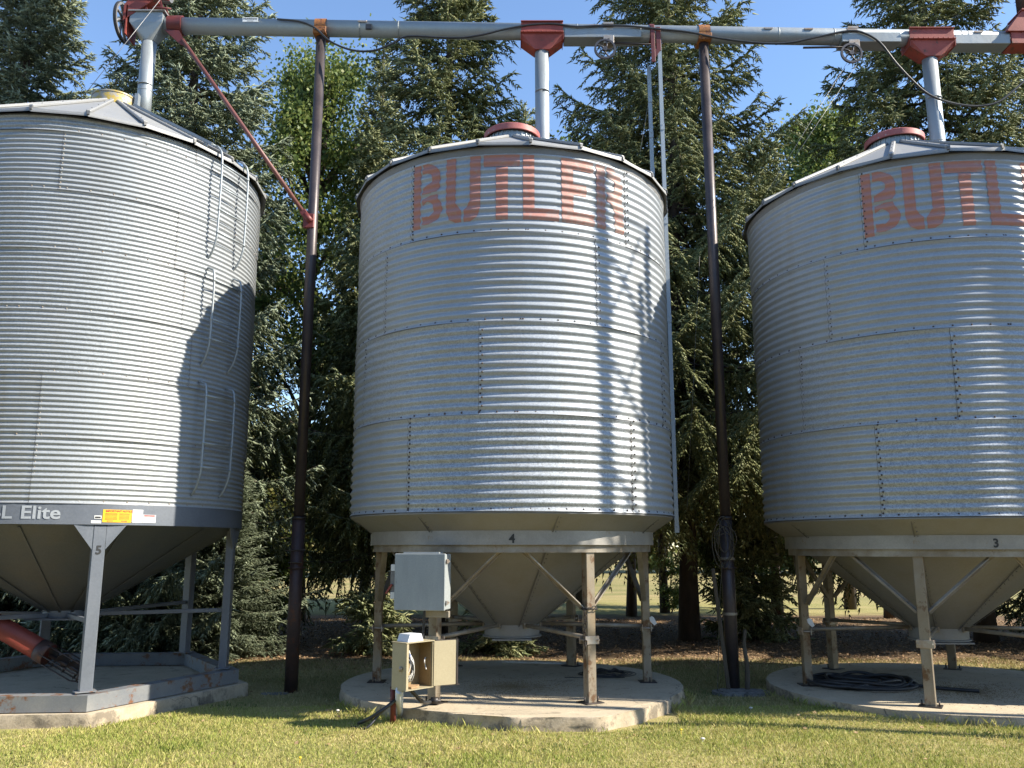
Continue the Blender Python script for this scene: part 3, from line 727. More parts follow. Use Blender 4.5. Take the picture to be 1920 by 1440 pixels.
rough_edge_pad('concrete_slab', [(p.x, p.y) for p in q] + [(1.83, 10.45), (1.0, 10.6), (-.9, 10.6), (-1.25, 10.15)], 0, .186, 'sunlit straight-edged concrete extension along the front of the middle round pad', (0, 0, 0), 4, amp=.03)

# ------------------------------------------------------------------ poles
def pole(x, y, label, rust):
    t = thing('support_pole', label, 'pole', (x, y, 0), 0, 'steel poles carrying the overhead auger')
    mb = MB(); zt = 9.80 - .018 * (x + 2.9) - .14
    mb.tube([(0, 0, -.1), (0, 0, 2.3)], .088, 24, 0); mb.tube([(0, 0, 2.3), (0, 0, zt)], .074, 24, 1)
    mb.lathe([(.092, 1.62), (.12, 1.62), (.12, 1.635), (.09, 1.635)], 20)
    o = mb.build('post', ['pole_rust', 'pole_dark'] if rust else ['pole_dark', 'pole_dark'], t)
    for z in (2.3,):
        mb = MB(); mb.tube([(0, 0, z - .02), (0, 0, z + .02)], .095, 20); mb.build('joint_collar', 'dark_iron', t)
    mb = MB(); zc = zt + .14
    for k in range(16):
        a0 = PI * .12 + (PI * .76) * 0; 
    mb.lathe([(.136, -.085), (.141, -.085), (.141, .085), (.136, .085)], 32, (0, 0, zc), 0, True, Matrix.Rotation(PI / 2, 3, 'Y'))
    mb.box((0, -.135, zc - .10), (.20, .018, .10), bev=.004); mb.box((0, .135, zc - .10), (.20, .018, .10), bev=.004); mb.box((0, 0, zt - .01), (.20, .27, .02))
    for sx in (-1, 1): mb.tube([(sx * .07, -.16, zc - .11), (sx * .07, -.14, zc - .11)], .013, 6)
    cl = mb.build('clamp', 'orange_clamp', t)
    return t
pL = pole(-2.95, 11.95, 'rusty reddish brown pipe post between the left and middle bins', True)
bin2, wall2, ring2 = butler_bin('grain_bin', 'fourth corrugated bin standing beyond the right edge of the photo', (11.9, 11.25, .14), -.3, SM3, 2, -8.0, -37.0, TN3)
pR = pole(2.955, 11.95, 'dark brown pipe post between the middle and right bins', False)
mb = MB(); mb.beam((-.14, -.09, 1.86), (.14, -.09, 1.87), .02, .012); mb.beam((-.09, -.10, 1.70), (.09, -.10, 1.70), .03, .012); mb.build('strap', 'dark_iron', pL)
mb = MB(); mb.tube([(.0, -.075, 6.6), (-.10, -.09, 6.72)], .05, 8); mb.box((-.04, -.06, 6.62), (.16, .06, .22), bev=.01); mb.box((-.10, -.07, 6.72), (.10, .03, .16), Matrix.Rotation(R_(-35), 3, 'Y'), bev=.01); mb.build('brace_lug', 'dark_red', pL)
mb = MB()
for z in (1.02, 1.75): mb.lathe([(.093, z - .018), (.10, z - .018), (.10, z + .018), (.093, z + .018)], 20)
mb.build('strap', 'brace_galv', pR)
# things by the right pole
mb = MB(); P0 = at_z(1353, 1292, .0); mb.beam((P0.x, 11.82, .0), (2.73, 11.86, 1.62), .05, .05, bev=.006)
tag(mb.build('steel_pipe', 'weathered_wood'), 'thin weathered rail leaning against the left side of the right pole', 'rail')
mb = MB(); mb.tube(smooth_pts([(3.10, 11.80, .0), (3.12, 11.82, .35), (3.10, 11.84, .62), (3.13, 11.86, .82)], 4), [.035] * 4 + [.03] * 4 + [.025] * 4 + [.02], 7)
tag(mb.build('wooden_stick', 'weathered_wood'), 'crooked grey stick standing against the right side of the right pole', 'stick')
mb = MB(); rng = random.Random(5)
for k in range(7):
    cx = 2.88 + rng.uniform(-.05, .05); zc = 1.98 + rng.uniform(-.1, .1); rx = .08 + rng.uniform(0, .06); rz = .22 + rng.uniform(-.06, .08)
    mb.tube([(cx + rx * math.sin(t_), 11.84 + .03 * math.sin(2 * t_ + k), zc + rz * math.cos(t_)) for t_ in np.linspace(0, 2 * PI, 25)[:-1]], .005, 6, closed=True)
mb.tube(smooth_pts([(2.85, 11.82, 1.7), (2.78, 11.80, 1.1), (2.74, 11.8, .5), (2.70, 11.78, .03)], 5), .005, 6)
tag(mb.build('rope', 'rope'), 'loops of thin old rope hanging on the right pole', 'rope')
rng = random.Random(8)
poly = [(.42 * (1 + rng.uniform(-.12, .12)) * math.cos(a), .22 * (1 + rng.uniform(-.15, .15)) * math.sin(a)) for a in np.linspace(0, 2 * PI, 15)[:-1]]
mb = MB(); mb.prism(poly, -.02, .05); mb.prism([(p[0] * .8, p[1] * .8) for p in poly], .05, .065)
tag(mb.build('stone_footing', 'stone_slab', loc=(3.0, 11.75, 0)), 'flat ragged stone footing at the base of the right pole', 'stone')
poly = [(.20 * (1 + rng.uniform(-.2, .2)) * math.cos(a), .10 * (1 + rng.uniform(-.2, .2)) * math.sin(a)) for a in np.linspace(0, 2 * PI, 11)[:-1]]
mb = MB(); mb.prism(poly, -.02, .02); tag(mb.build('stone_footing', 'stone_slab', loc=(-3.12, 11.78, 0)), 'small flat stone beside the rusty left pole', 'stone')

# ------------------------------------------------------------------ overhead auger
TY = 11.95
def tz(x): return 9.80 - .0186 * (x + 2.9)
AUG = thing('overhead_auger', 'long galvanised auger tube running over the bins with red hoppers and grey spouts', 'grain auger', (0, TY, 0))
def A_(x, dy=0, dzz=0): return Vector((x, dy, tz(x) + dzz))
mb = MB(); mb.tube([A_(-5.62), A_(13.5)], .127, 36)
xs = [-4.98, -2.05, 0.12 - 2.0, .95, 3.7, 4.9, 7.05]
for x in (-2.35, -1.75, 1.0, 1.32, 4.10, 4.95, 6.9, 7.0):
    mb.tube([A_(x - .006), A_(x + .006)], .1305, 36)
tube = tone_all(mb.build('auger_tube', 'galv_tube', AUG), .5, .5, .25)
for x, par in ((-2.30, 0), (1.25, 0), (3.93, 0), (4.55, 0), (7.15, 0)):
    mb = MB(); mb.box(A_(x, -.127, .055), (.14, .012, .018), bev=.002); mb.box(A_(x, -.127, .038), (.12, .02, .008)); mb.build('tube_latch', 'bolt_zinc', tube)
mb = MB(); mb.box(A_(-2.2, -.124, -.04), (.09, .03, .08)); mb.build('black_tape', 'black_rubber', tube)
# flat galvanised trough pieces right of hoppers (square lower half)
for x0, x1 in ((.80, 1.98), (5.05, 5.95), (6.78, 7.62)):
    mb = MB(); mb.box(A_((x0 + x1) / 2, 0, -.07), (x1 - x0, .262, .16), bev=.006)
    tone_all(mb.build('trough', 'galv_tube', AUG), .44, .3, .3)
# spouts
for x, zbot in ((-5.60, 8.18), (.46, 7.35), (6.42, 7.35)):
    mb = MB(); zt = tz(x) - .28
    mb.tube([(x, 0, zbot), (x, 0, zbot + .55), (x, 0, zt)], .108, 28)
    for zz in (zbot + .55,): mb.tube([(x, 0, zz - .004), (x, 0, zz + .004)], .111, 28)
    mb.tube([(x, -.02, zt - .75), (x + .0, -.02, zt - .74)], .11, 28)
    tone_all(mb.build('spout', 'galv_tube', AUG), .56, .4, .1)
def hopper_red(x, w=.64):
    z = tz(x); mb = MB()
    y0 = .15
    # upper box around the tube
    for sy in (-1, 1):
        mb.box((x, sy * .139, z - .02), (w, .012, .19), bev=.003); mb.box((x, sy * .165, z - .105), (w + .01, .045, .02), bev=.004); mb.box((x, sy * .15, z + .085), (w + .01, .04, .016), bev=.003)
    for sx in (-1, 1): mb.box((x + sx * (w / 2 + .003), 0, z - .14), (.008, .30, .14))
    # tapering transition
    a = [(-w / 2, -y0), (w / 2, -y0), (w / 2, y0), (-w / 2, y0)]; b = [(-.115, -.118), (.115, -.118), (.115, .118), (-.115, .118)]
    z0_, z1_, z2_ = z - .118, z - .20, z - .36
    # ends drop first, then all converge to the spout mouth
    v = [(x + p[0], p[1], z0_) for p in a] + [(x + p[0], p[1] * .95, z1_) for p in a] + [(x + p[0], p[1], z2_) for p in b]
    v[4] = (x - w / 2, -y0 * .75, z1_); v[5] = (x + w / 2, -y0 * .75, z1_); v[6] = (x + w / 2, y0 * .75, z1_); v[7] = (x - w / 2, y0 * .75, z1_)
    for q in range(9):
        for sy in (-1, 1): mb.ball((x - w / 2 + .04 + q * (w - .08) / 8, sy * .188, z - .105), .009, 5); mb.ball((x - w / 2 + .04 + q * (w - .08) / 8, sy * .146, z + .05), .008, 5)
    mb.add(v, [(0, 1, 9, 8), (0, 8, 4), (1, 5, 9), (2, 3, 11, 10), (2, 10, 6), (3, 7, 11), (1, 2, 6, 5), (3, 0, 4, 7), (5, 6, 10, 9), (7, 4, 8, 11), (8, 9, 10, 11)])
    return mb.build('discharge_hopper', 'red_paint', AUG)
hopper_red(.46); hopper_red(6.42, .68)
# inlet box at far right with riser pipe
xi = 7.95; mb = MB(); z = tz(xi)
mb.prism([(-.32, -.15), (.6, -.15), (.6, .15), (-.32, .15)], z - .14, z + .06, M=Matrix.Translation((xi, 0, 0)))
mb.prism([(-.38, z + .065), (.6, z + .065), (.6, z + .40), (-.12, z + .40)], -.17, .17, M=Matrix.Translation((xi, 0, 0)) @ Matrix.Rotation(PI / 2, 4, 'X'))
mb.box((xi + .11, -.165, z + .06), (.98, .03, .025)); mb.box((xi + .2, 0, z + .405), (.68, .40, .02)); ib = mb.build('inlet_box', 'red_paint', AUG)
mb = MB(); mb.tube([(xi + .06, 0, z + .41), (xi + .0, -.1, z + 1.6)], .135, 28); mb.lathe([(.15, .41), (.17, .41), (.17, .44), (.15, .45)], 24, (xi + .06, 0, z)); mb.build('riser_pipe', 'pole_rust', AUG)
mb = MB(); mb.box((xi - .24, -.05, z + 1.0), (.16, .02, .55), Matrix.Rotation(R_(12), 3, 'Y')); tone_all(mb.build('riser_flange', 'galv_tube', AUG), .3)
# discharge end at the left: grey square-to-round box, flange, drive
x = -5.60; z = tz(x); mb = MB()
a = [(-.26, -.16), (.24, -.16), (.24, .16), (-.26, .16)]; zz = [z + .13, z - .04, z - .30]
v = [(x + p[0], p[1], zz[0]) for p in a] + [(x + p[0], p[1], zz[1]) for p in a]; n8 = 16
ring = [(x + .112 * math.sin(2 * PI * k / n8), -.112 * math.cos(2 * PI * k / n8), zz[2]) for k in range(n8)]
mb.add(v, [(0, 1, 5, 4), (1, 2, 6, 5), (2, 3, 7, 6), (3, 0, 4, 7), (0, 3, 2, 1)])
cor = [(-PI * .25, 4), (PI * .25, 5), (PI * .75, 6), (PI * 1.25, 7)]
vs = [v[4], v[5], v[6], v[7]] + ring; fs = []
for k in range(n8):
    am = (k + .5) / n8 * 2 * PI; c = int(((am + PI / 4) % (2 * PI)) / (PI / 2)); c = {0: 0, 1: 1, 2: 2, 3: 3}[c]
    # nearest corner by quadrant of angle (0 = front)
    q_ = 0 if am > PI * 1.5 else (1 if am < PI * .5 else (2 if am < PI else 3)); fs.append((q_, 4 + k, 4 + (k + 1) % n8)[::-1])
fs += [(0, 1, 4), (1, 2, 4 + 4), (2, 3, 4 + 8), (3, 0, 4 + 12)]
mb.add(vs, fs); tone_all(mb.build('discharge_box', 'galv_tube', AUG), .52)
mb = MB(); mb.box((x, 0, z + .14), (.56, .38, .02)); tone_all(mb.build('box_cover', 'galv_roof', AUG), .5)
mb = MB(); mb.lathe([(.128, -.11), (.150, -.11), (.150, .11), (.128, .11)], 32, A_(-5.20), 0, True, Matrix.Rotation(PI / 2, 3, 'Y'))
mb.prism([(-.14, -.13), (.09, -.15), (.24, -.42), (.12, -.38)][::-1], -.012, .012, M=Matrix.Translation(A_(-5.20, -.10, 0)) @ Matrix.Rotation(PI / 2, 4, 'X')); mb.build('end_clamp', 'dark_red', AUG)
mb = MB(); p0 = Vector((-5.05, -.10, tz(-5) - .30)); p1 = Vector((-3.05, -.05, 6.72)); mb.tube([p0, p1], .032, 14); mb.build('diagonal_brace', 'red_brown', AUG)
# drive bracket + motor + pulley
mb = MB(); M0 = Matrix.Translation((x, 0, z)) @ Matrix.Rotation(PI / 2, 4, 'X')
mb.prism([(-.36, -.02), (-.36, .24), (-.30, .34), (.10, .34)], .155, .17, M=M0)
mb.prism([(-.36, -.02), (-.36, .24), (-.30, .34), (.10, .34)], -.17, -.155, M=M0)
mb.box((x - .31, 0, z + .0), (.02, .34, .48)); mb.box((x - .08, 0, z + .345), (.42, .36, .018)); mb.build('drive_bracket', 'red_paint', AUG)
mb = MB()
for (xa, za, xb, zb) in ((-.02, .18, -.24, .75), (.24, .12, .02, .78), (.10, .34, -.12, .85)):
    for sy in (-.13, .13): mb.beam((x + xa, sy, z + za), (x + xb, sy, z + zb), .03, .03)
mb.tube([(x - .1, -.2, z + .36), (x + .34, -.2, z + .30)], .014, 8); mb.tube([(x + .1, -.22, z + .17), (x + .38, -.20, z + .15)], .014, 8)
mb.build('motor_mount', 'dark_red', AUG)
mb = MB(); Mx = Matrix.Rotation(PI / 2, 3, 'Y'); mb.lathe([(.02, -.18), (.11, -.17), (.125, -.14), (.125, .14), (.11, .17), (.02, .18)], 24, (x + .10, 0, z + .52), 0, True, Mx)
for k in range(16): a = 2 * PI * k / 16; mb.box((x + .02, .128 * math.cos(a), z + .52 + .128 * math.sin(a)), (.22, .008, .014), Matrix.Rotation(a, 3, 'X'))
mb.build('motor', 'cast_grey', AUG)
def wheel(parent, c, r, axis_rot, mat, th=.035, name='pulley', rim=.03, spokes=5, hub=.05):
    mb = MB(); M = axis_rot
    mb.lathe([(r - rim, -th / 2), (r, -th / 2), (r - .008, 0), (r, th / 2), (r - rim, th / 2), (r - rim, -th / 2)], 36, c, 0, True, M)
    mb.lathe([(.005, -th * .7), (hub, -th * .7), (hub, th * .7), (.005, th * .7)], 16, c, 0, True, M)
    for k in range(spokes):
        a = 2 * PI * k / spokes; pts = []
        for q in range(5):
            f = q / 4; rr = hub * .8 + (r - rim * .6 - hub * .8) * f; aa = a + .5 * f
            pts.append(Vector(c) + M @ Vector((rr * math.sin(aa), -rr * math.cos(aa), 0)))
        mb.tube(pts, max(.009, r * .075), 6)
    return mb.build(name, mat, parent)
wheel(AUG, (x - .42, -.02, z + .03), .30, Matrix.Rotation(R_(90), 3, 'Y') @ Matrix.Rotation(R_(0), 3, 'X'), 'cast_grey', .05, 'pulley', .035, 8, .06)
mb = MB(); mb.lathe([(.300, -.014), (.312, -.014), (.312, .014), (.300, .014)], 36, (x - .42, -.02, z + .03), 0, True, Matrix.Rotation(R_(90), 3, 'Y')); mb.build('drive_belt', 'black_rubber', AUG)
mb = MB(); mb.tube([(x - .46, -.02, z + .03), (x - .2, 0, z + .03)], .02, 10); mb.build('shaft', 'cast_grey', AUG)
# gate control wheels with strap and rod
for xw, rl_ in ((1.475, .78), (5.22, -.75)):
    zz = tz(xw); mb = MB()
    mb.lathe([(.129, -.075), (.1345, -.075), (.1345, .075), (.129, .075)], 30, A_(xw), 0, True, Matrix.Rotation(PI / 2, 3, 'Y'))
    mb.box((xw + .0, -.15, zz - .20), (.16, .016, .13), bev=.003); mb.box((xw, -.06, zz - .235), (.15, .18, .06), bev=.004); mb.box((xw, -.145, zz + .075), (.16, .02, .03))
    g = mb.build('gate_bracket', 'bolt_zinc', AUG)
    mb = MB(); mb.box((xw, -.160, zz - .20), (.022, .006, .022)); mb.build('bracket_hole', 'black_ink', g)
    Mw = Matrix.Rotation(R_(90), 3, 'X')
    wheel(AUG, (xw - .06, -.16, zz - .37), .165, Mw, 'wheel_grey', .034, 'gate_wheel', .030, 5, .035)
    mb = MB(); mb.tube([(xw, -.06, zz - .20), (xw + rl_, -.06, zz - .215 - (.02 if rl_ > 0 else .0))], .017, 8); mb.build('gate_rod', 'dark_iron', AUG)
# red hanger above the control track
xh = 2.15; zz = tz(xh); mb = MB(); mb.lathe([(.130, -.035), (.142, -.035), (.142, .035), (.130, .035)], 30, A_(xh), 0, True, Matrix.Rotation(PI / 2, 3, 'Y'))
mb.box((xh, -.14, zz - .25), (.06, .02, .62), bev=.004); mb.box((xh + .09, -.12, zz - .16), (.07, .02, .40), bev=.004); mb.prism([(0, 0), (.14, 0), (.02, -.2)][::-1], -.01, .01, M=Matrix.Translation((xh - .02, -.13, zz - .34)) @ Matrix.Rotation(PI / 2, 4, 'X')); mb.build('hanger', 'dark_red', AUG)
# name plate
mb = MB(); xp = -4.02; mb.box(A_(xp, -.128, .045), (.235, .006, .075)); pl = mb.build('name_plate', 'white_label', AUG)
V, Fc = text_tris('Hutchinson', .046, .0012); wd = text_width(V); mb = MB(); mb.add([(xp - wd / 2 + v[0], -.1325, tz(xp) + .045 + v[1]) for v in V], Fc); mb.box((xp, -.1318, tz(xp) + .022), (.10, .001, .006)); mb.build('plate_text', 'black_ink', pl)

# power cable draped along the tube
def yv(u, v, y): p = at_y(u, v, y); return (p.x, p.y, p.z)
cab = [(520, 36), (560, 40), (590, 52), (620, 78), (660, 94), (700, 95), (735, 82), (765, 68), (850, 71), (900, 66), (950, 54), (1000, 46), (1040, 45), (1080, 50), (1130, 48), (1180, 49), (1230, 54), (1290, 60), (1350, 72), (1430, 81), (1480, 80), (1530, 70), (1590, 58), (1620, 62), (1650, 80), (1680, 118), (1710, 150), (1740, 176), (1780, 192), (1830, 199), (1870, 192), (1900, 170), (1940, 135), (1990, 95)]
pts = []
for u, v in cab:
    # keep it on the tube's front or top surface where it lies on the tube
    pts.append(yv(u, v, TY - .150))
mb = MB(); mb.tube(smooth_pts(pts, 4), .0165, 8)
tag(mb.build('power_cable', 'black_cable'), 'thick black power cable draped along the overhead auger tube', 'cable')

# vertical control tracks beside the middle bin
for nm, x, y, za, zb, lab in (('a', 2.255, 11.84, 2.12, 9.55, 'long pale channel rail running down the right side of the middle bin'), ('b', 2.13, 12.10, 6.3, 9.25, 'short pale channel rail hanging behind the right eave of the middle bin')):
    mb = MB(); n = 5; L = (zb - za) / n
    for k in range(n):
        z = za + L * (k + .5); mb.box((x, y, z), (.055, .012, L - .004)); mb.box((x - .024, y + .02, z), (.008, .03, L - .004)); mb.box((x + .024, y + .02, z), (.008, .03, L - .004))
        mb.box((x, y - .010, za + L * k + .03), (.062, .008, .10)); mb.ball((x, y - .016, za + L * k + .06), .008, 6)
    tag(tone_all(mb.build('channel_rail', 'galv_tube'), .62, .3, .05), lab, 'metal rail', 'control rails hanging from the auger')
# thin lines
def line(pts, r, label, mat='wire_steel', name='guy_wire', cat='wire', grp='thin wires around the bins'):
    mb = MB(); mb.tube(pts, r, 5); tag(mb.build(name, mat), label, cat, grp)
line([at_y(300, 0, 11.6), at_y(158, 178, 11.3)], .0045, 'taut wire from the drive wheel down to the left bin roof')
line([at_y(1588, 118, 11.83), at_y(1440, 358, 11.4)], .003, 'left strand of control wire dropping from the right gate wheel')
line([at_y(1606, 122, 11.83), at_y(1452, 352, 11.4)], .003, 'right strand of control wire dropping from the right gate wheel')
line([at_y(1218, 180, 12.2), at_y(1200, 285, 12.0)], .003, 'short wire hanging beside the pale rail behind the middle bin')
line([at_y(1312, 480, 12.4), at_y(1288, 960, 12.4)], .0025, 'slack wire hanging from the trees by the right pole')

# ------------------------------------------------------------------ electrical boxes at the middle bin
yw = 14
cx, cy = -.985, 9.66
t = thing('control_cabinet', 'large grey wall cabinet bolted to the front left leg of the middle bin', 'electrical cabinet', (cx, cy, 0), R_(-14))
ca = at_y(752, 1038, 9.55); cb = at_y(752, 1145, 9.55); zc = (ca.z + cb.z) / 2; hh = ca.z - cb.z
mb = MB(); mb.box((0, .03, zc), (.565, .20, hh - .01), bev=.008); mb.build('body', 'cabinet_grey', t)
mb = MB(); mb.box((-.002, -.088, zc), (.585, .028, hh), bev=.006); dr = mb.build('door', 'cabinet_grey', t)
for z in (zc + .22, zc - .22):
    mb = MB(); mb.box((.30, -.06, z), (.022, .05, .045), bev=.003); mb.box((.305, -.045, z), (.012, .10, .018)); mb.build('latch', 'bolt_zinc', dr)
mb = MB(); mb.box((.0, .0, zc + hh / 2 + .008), (.42, .14, .016), bev=.003); mb.build('top_flange', 'cabinet_grey', t)
mb = MB(); mb.box((-.33, .02, zc - .02), (.08, .12, .34), bev=.01); sw = mb.build('switch_box', 'cast_grey', t)
mb = MB(); mb.box((-.375, -.05, zc - .08), (.02, .02, .12), Matrix.Rotation(R_(35), 3, 'Y')); mb.build('switch_handle', 'red_paint', sw)
for z in (zc + .15, zc - .15): mb = MB(); mb.box((-.335, -.045, z), (.045, .012, .07)); mb.build('hinge_plate', 'white_label', sw)
for x_, z_ in ((.14, .05), (.17, .40)): mb = MB(); mb.box((x_, .12, zc - hh / 2 - z_), (.27, .05, .07), bev=.004); mb.build('mount_bracket', 'brace_galv', t)
# open beige box
bp = at_y(761, 1250, 9.2); zt_ = at_y(761, 1207, 9.2).z; zb_ = at_y(761, 1295, 9.2).z
# corner of the box nearest to the camera at (761) ; opening turned to the right
phi = R_(48)
t = thing('junction_box', 'open beige electrical box with wires inside and its door swung wide', 'electrical box', (bp.x, 9.2, 0), phi)
W, Dp, H = .38, .22, zt_ - zb_; zc = (zt_ + zb_) / 2; th = .008
# local: x along the opening to the right, y into the box ; opening faces -y
mb = MB(); e = .0
mb.box((th / 2, Dp / 2, zc), (th, Dp, H)); mb.box((W - th / 2, Dp / 2, zc), (th, Dp, H)); mb.box((W / 2, Dp - th / 2, zc), (W - 2 * th, th, H))
mb.box((W / 2, Dp / 2 - th / 2, zt_ + th / 2 - .0), (W + .02, Dp + .02, th)); mb.box((W / 2, Dp / 2 - th / 2, zb_ - th / 2 + .0), (W + .01, Dp + .01, th))
mb.box((.018, -.003, zc), (.028, .006, H - .004)); mb.build('body', 'box_beige', t)
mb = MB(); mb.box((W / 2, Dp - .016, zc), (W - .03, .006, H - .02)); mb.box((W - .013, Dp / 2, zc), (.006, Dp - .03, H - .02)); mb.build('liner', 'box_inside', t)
mb = MB(); da = R_(-48 + 30); # door plane back to face the camera
hd = Vector((W, -.003, 0)); dx = Vector((math.cos(da), math.sin(da), 0)); dn = Vector((-dx.y, dx.x, 0)); Md = Matrix((dx, dn, Vector((0, 0, 1)))).transposed()
mb.box(hd + dx * .14 + Vector((0, 0, zc + .0)), (.27, .012, H - .005), Md, bev=.002)
dd = mb.build('door', 'box_beige', t)
mb = MB()
mb.box(hd + dx * .281 + Vector((0, 0, zc)) + dn * .004, (.016, .034, H + .012), Md); mb.box(hd + dx * .15 + Vector((0, 0, zc + H / 2 + .002)) + dn * .012, (.25, .03, .010), Md)
mb.box(hd + dx * .22 + Vector((0, 0, zc - H / 2 - .002)) + dn * .012, (.20, .03, .010), Md); mb.build('door_gasket', 'dark_iron', dd)
mb = MB(); mb.box((.004 - .012, .07, zc - .02), (.02, .05, .02)); mb.tube([(-.02, .07, zc), (-.02, .07, zc - .05)], .009, 8); mb.build('latch', 'bolt_zinc', t)
mb = MB(); mb.prism([(-.02, .0), (.20, .0), (.17, .075), (.01, .075)], -.085, .085, M=Matrix.Translation((.06, Dp / 2, zt_ + th + .002)) @ Matrix.Rotation(PI / 2, 4, 'X')); mb.build('light_cap', 'white_plastic', t)
rng = random.Random(4)
mb = MB()
mb.box((.07, .075, zc + .07), (.07, .07, .09), bev=.006); mb.build('relay', 'wire_blue', t)
for nm, mt, k0 in (('wire', 'wire_white', 6), ('wire', 'black_cable', 4)):
    for k in range(k0):
        x0 = .03 + rng.uniform(0, .09); Dp_ = .13; p = [(x0, Dp_ - .06, zc + .12 + rng.uniform(-.03, .05)), (x0 + rng.uniform(-.02, .07), Dp_ - .11 + rng.uniform(-.03, .03), zc + .03), (x0 + rng.uniform(-.02, .05), Dp_ - .12, zc - .08), (x0 + rng.uniform(-.03, .05), Dp_ - .08, zc - .16), (x0 + .03, Dp_ - .05, zc - .12 + rng.uniform(-.05, .05))]
        m_ = MB(); m_.tube(smooth_pts(p, 5), .0055, 6); m_.build('wire', mt, t)
m_ = MB(); m_.tube(smooth_pts([(W - .02, .10, zc + .06), (W - .06, .07, zc + .02), (W - .03, .09, zc - .02), (W - .05, .05, zc - .06)], 5), .007, 6); m_.build('wire', 'wire_white', t)
m_ = MB(); m_.prism([(.1, .02), (.2, .03), (.28, .1), (.2, .18), (.08, .15)], zb_ + .002, zb_ + .02); m_.build('debris', 'litter', t)
# conduits below
g0 = at_z(748, 1348, .03)
mb = MB(); mb.tube([(g0.x, g0.y, -.02), (g0.x + .09, 9.28, zb_ - .005)], .042, 16); tag(mb.build('conduit_pipe', 'white_plastic'), 'white plastic conduit rising from the grass into the open beige box', 'pipe', 'pipes below the open box')
mb = MB(); mb.tube([(g0.x - .01, 9.62, 0), (g0.x + .0, 9.45, zb_ - .005)], .03, 12); tag(mb.build('conduit_pipe', 'dark_red'), 'red pipe beside the white conduit under the open beige box', 'pipe', 'pipes below the open box')
for k, (dx_, lab) in enumerate(((0, 'black cable looping from the white conduit onto the pad edge'), (.08, 'black cable running from the open box back across the pad'))):
    mb = MB()
    P = [(g0.x - .35, 9.45, .09), (g0.x - .22, 9.35, .16), (g0.x - .06, 9.36, .26), (g0.x + .05, 9.5, .34)] if k == 0 else [(g0.x + .09, 9.45, zb_ - .0), (g0.x + .18, 9.55, .40), (g0.x + .30, 9.75, .25), (g0.x + .42, 10.1, .22)]
    mb.tube(smooth_pts(P, 6), .02, 8)
    if k == 0: mb.tube(smooth_pts([(g0.x - .42, 9.40, .07), (g0.x - .25, 9.30, .07), (g0.x - .12, 9.42, .20), (g0.x + .02, 9.5, .32)], 6), .014, 8)
    tag(mb.build('electric_cable', 'black_cable'), lab, 'cable', 'black cables under the open box')
mb = MB(); mb.tube([(g0.x + .36, 9.93, .235), (g0.x + .44, 9.93, .235)], .04, 12); mb.tube([(g0.x + .34, 9.93, .235), (g0.x + .47, 9.93, .235)], .018, 10)
tag(mb.build('cable_plug', 'dark_iron'), 'small black cable plug lying on the pad by the cabinet leg', 'plug')
mb = MB(); mb.tube(smooth_pts([(-.98, 9.98, 1.32), (-1.0, 9.97, 1.0), (-1.01, 9.96, .8), (-1.03, 9.9, .55)], 5), .016, 8)
tag(mb.build('electric_cable', 'black_cable'), 'black cable dropping from the grey cabinet down the bin leg', 'cable', 'black cables under the open box')
# chain and paddle on the front right leg of the middle bin
lp = Vector((.878, 10.074, 0))
mb = MB()
for k in range(9):
    a = 2 * PI * k / 9; c = Vector((lp.x + .085 * math.sin(a), lp.y - .085 * math.cos(a), 1.22 + .01 * math.sin(3 * a))); M = Matrix.Rotation(a, 3, 'Z') @ Matrix.Rotation(R_(90 if k % 2 else 20), 3, 'X')
    mb.tube([c + M @ Vector((.034 * math.cos(t_), .018 * math.sin(t_), 0)) for t_ in np.linspace(0, 2 * PI, 11)[:-1]], .006, 5, closed=True)
for k in range(9):
    c = Vector((lp.x - .055 + .006 * math.sin(k), lp.y - .10, 1.17 - k * .046)); M = Matrix.Rotation(R_(90), 3, 'Y') @ Matrix.Rotation(R_(90 if k % 2 else 0), 3, 'X')
    mb.tube([c + M @ Vector((.030 * math.cos(t_), .016 * math.sin(t_), 0)) for t_ in np.linspace(0, 2 * PI, 11)[:-1]], .0055, 5, closed=True)
tag(mb.build('chain', 'dark_iron'), 'rusty chain wrapped and hanging on the front right leg of the middle bin', 'chain')
def paddle(x, y, z, lab):
    mb = MB(); c = [(-.02, -.055), (.02, -.055), (.036, .03), (.022, .06), (-.015, .06), (-.032, .02)]
    mb.prism(c, -.006, .006, M=Matrix.Translation((x, y, z)) @ Matrix.Rotation(R_(-35), 4, 'Y') @ Matrix.Rotation(PI / 2, 4, 'X')); tag(mb.build('gate_paddle', 'white_plastic'), lab, 'handle', 'white paddles on the bin legs')
paddle(1.76 + .08, 11.52, .96, 'white paddle handle on the right leg of the middle bin')
paddle(3.94 - .10, 11.35, .95, 'white paddle handle on the left leg of the right bin')

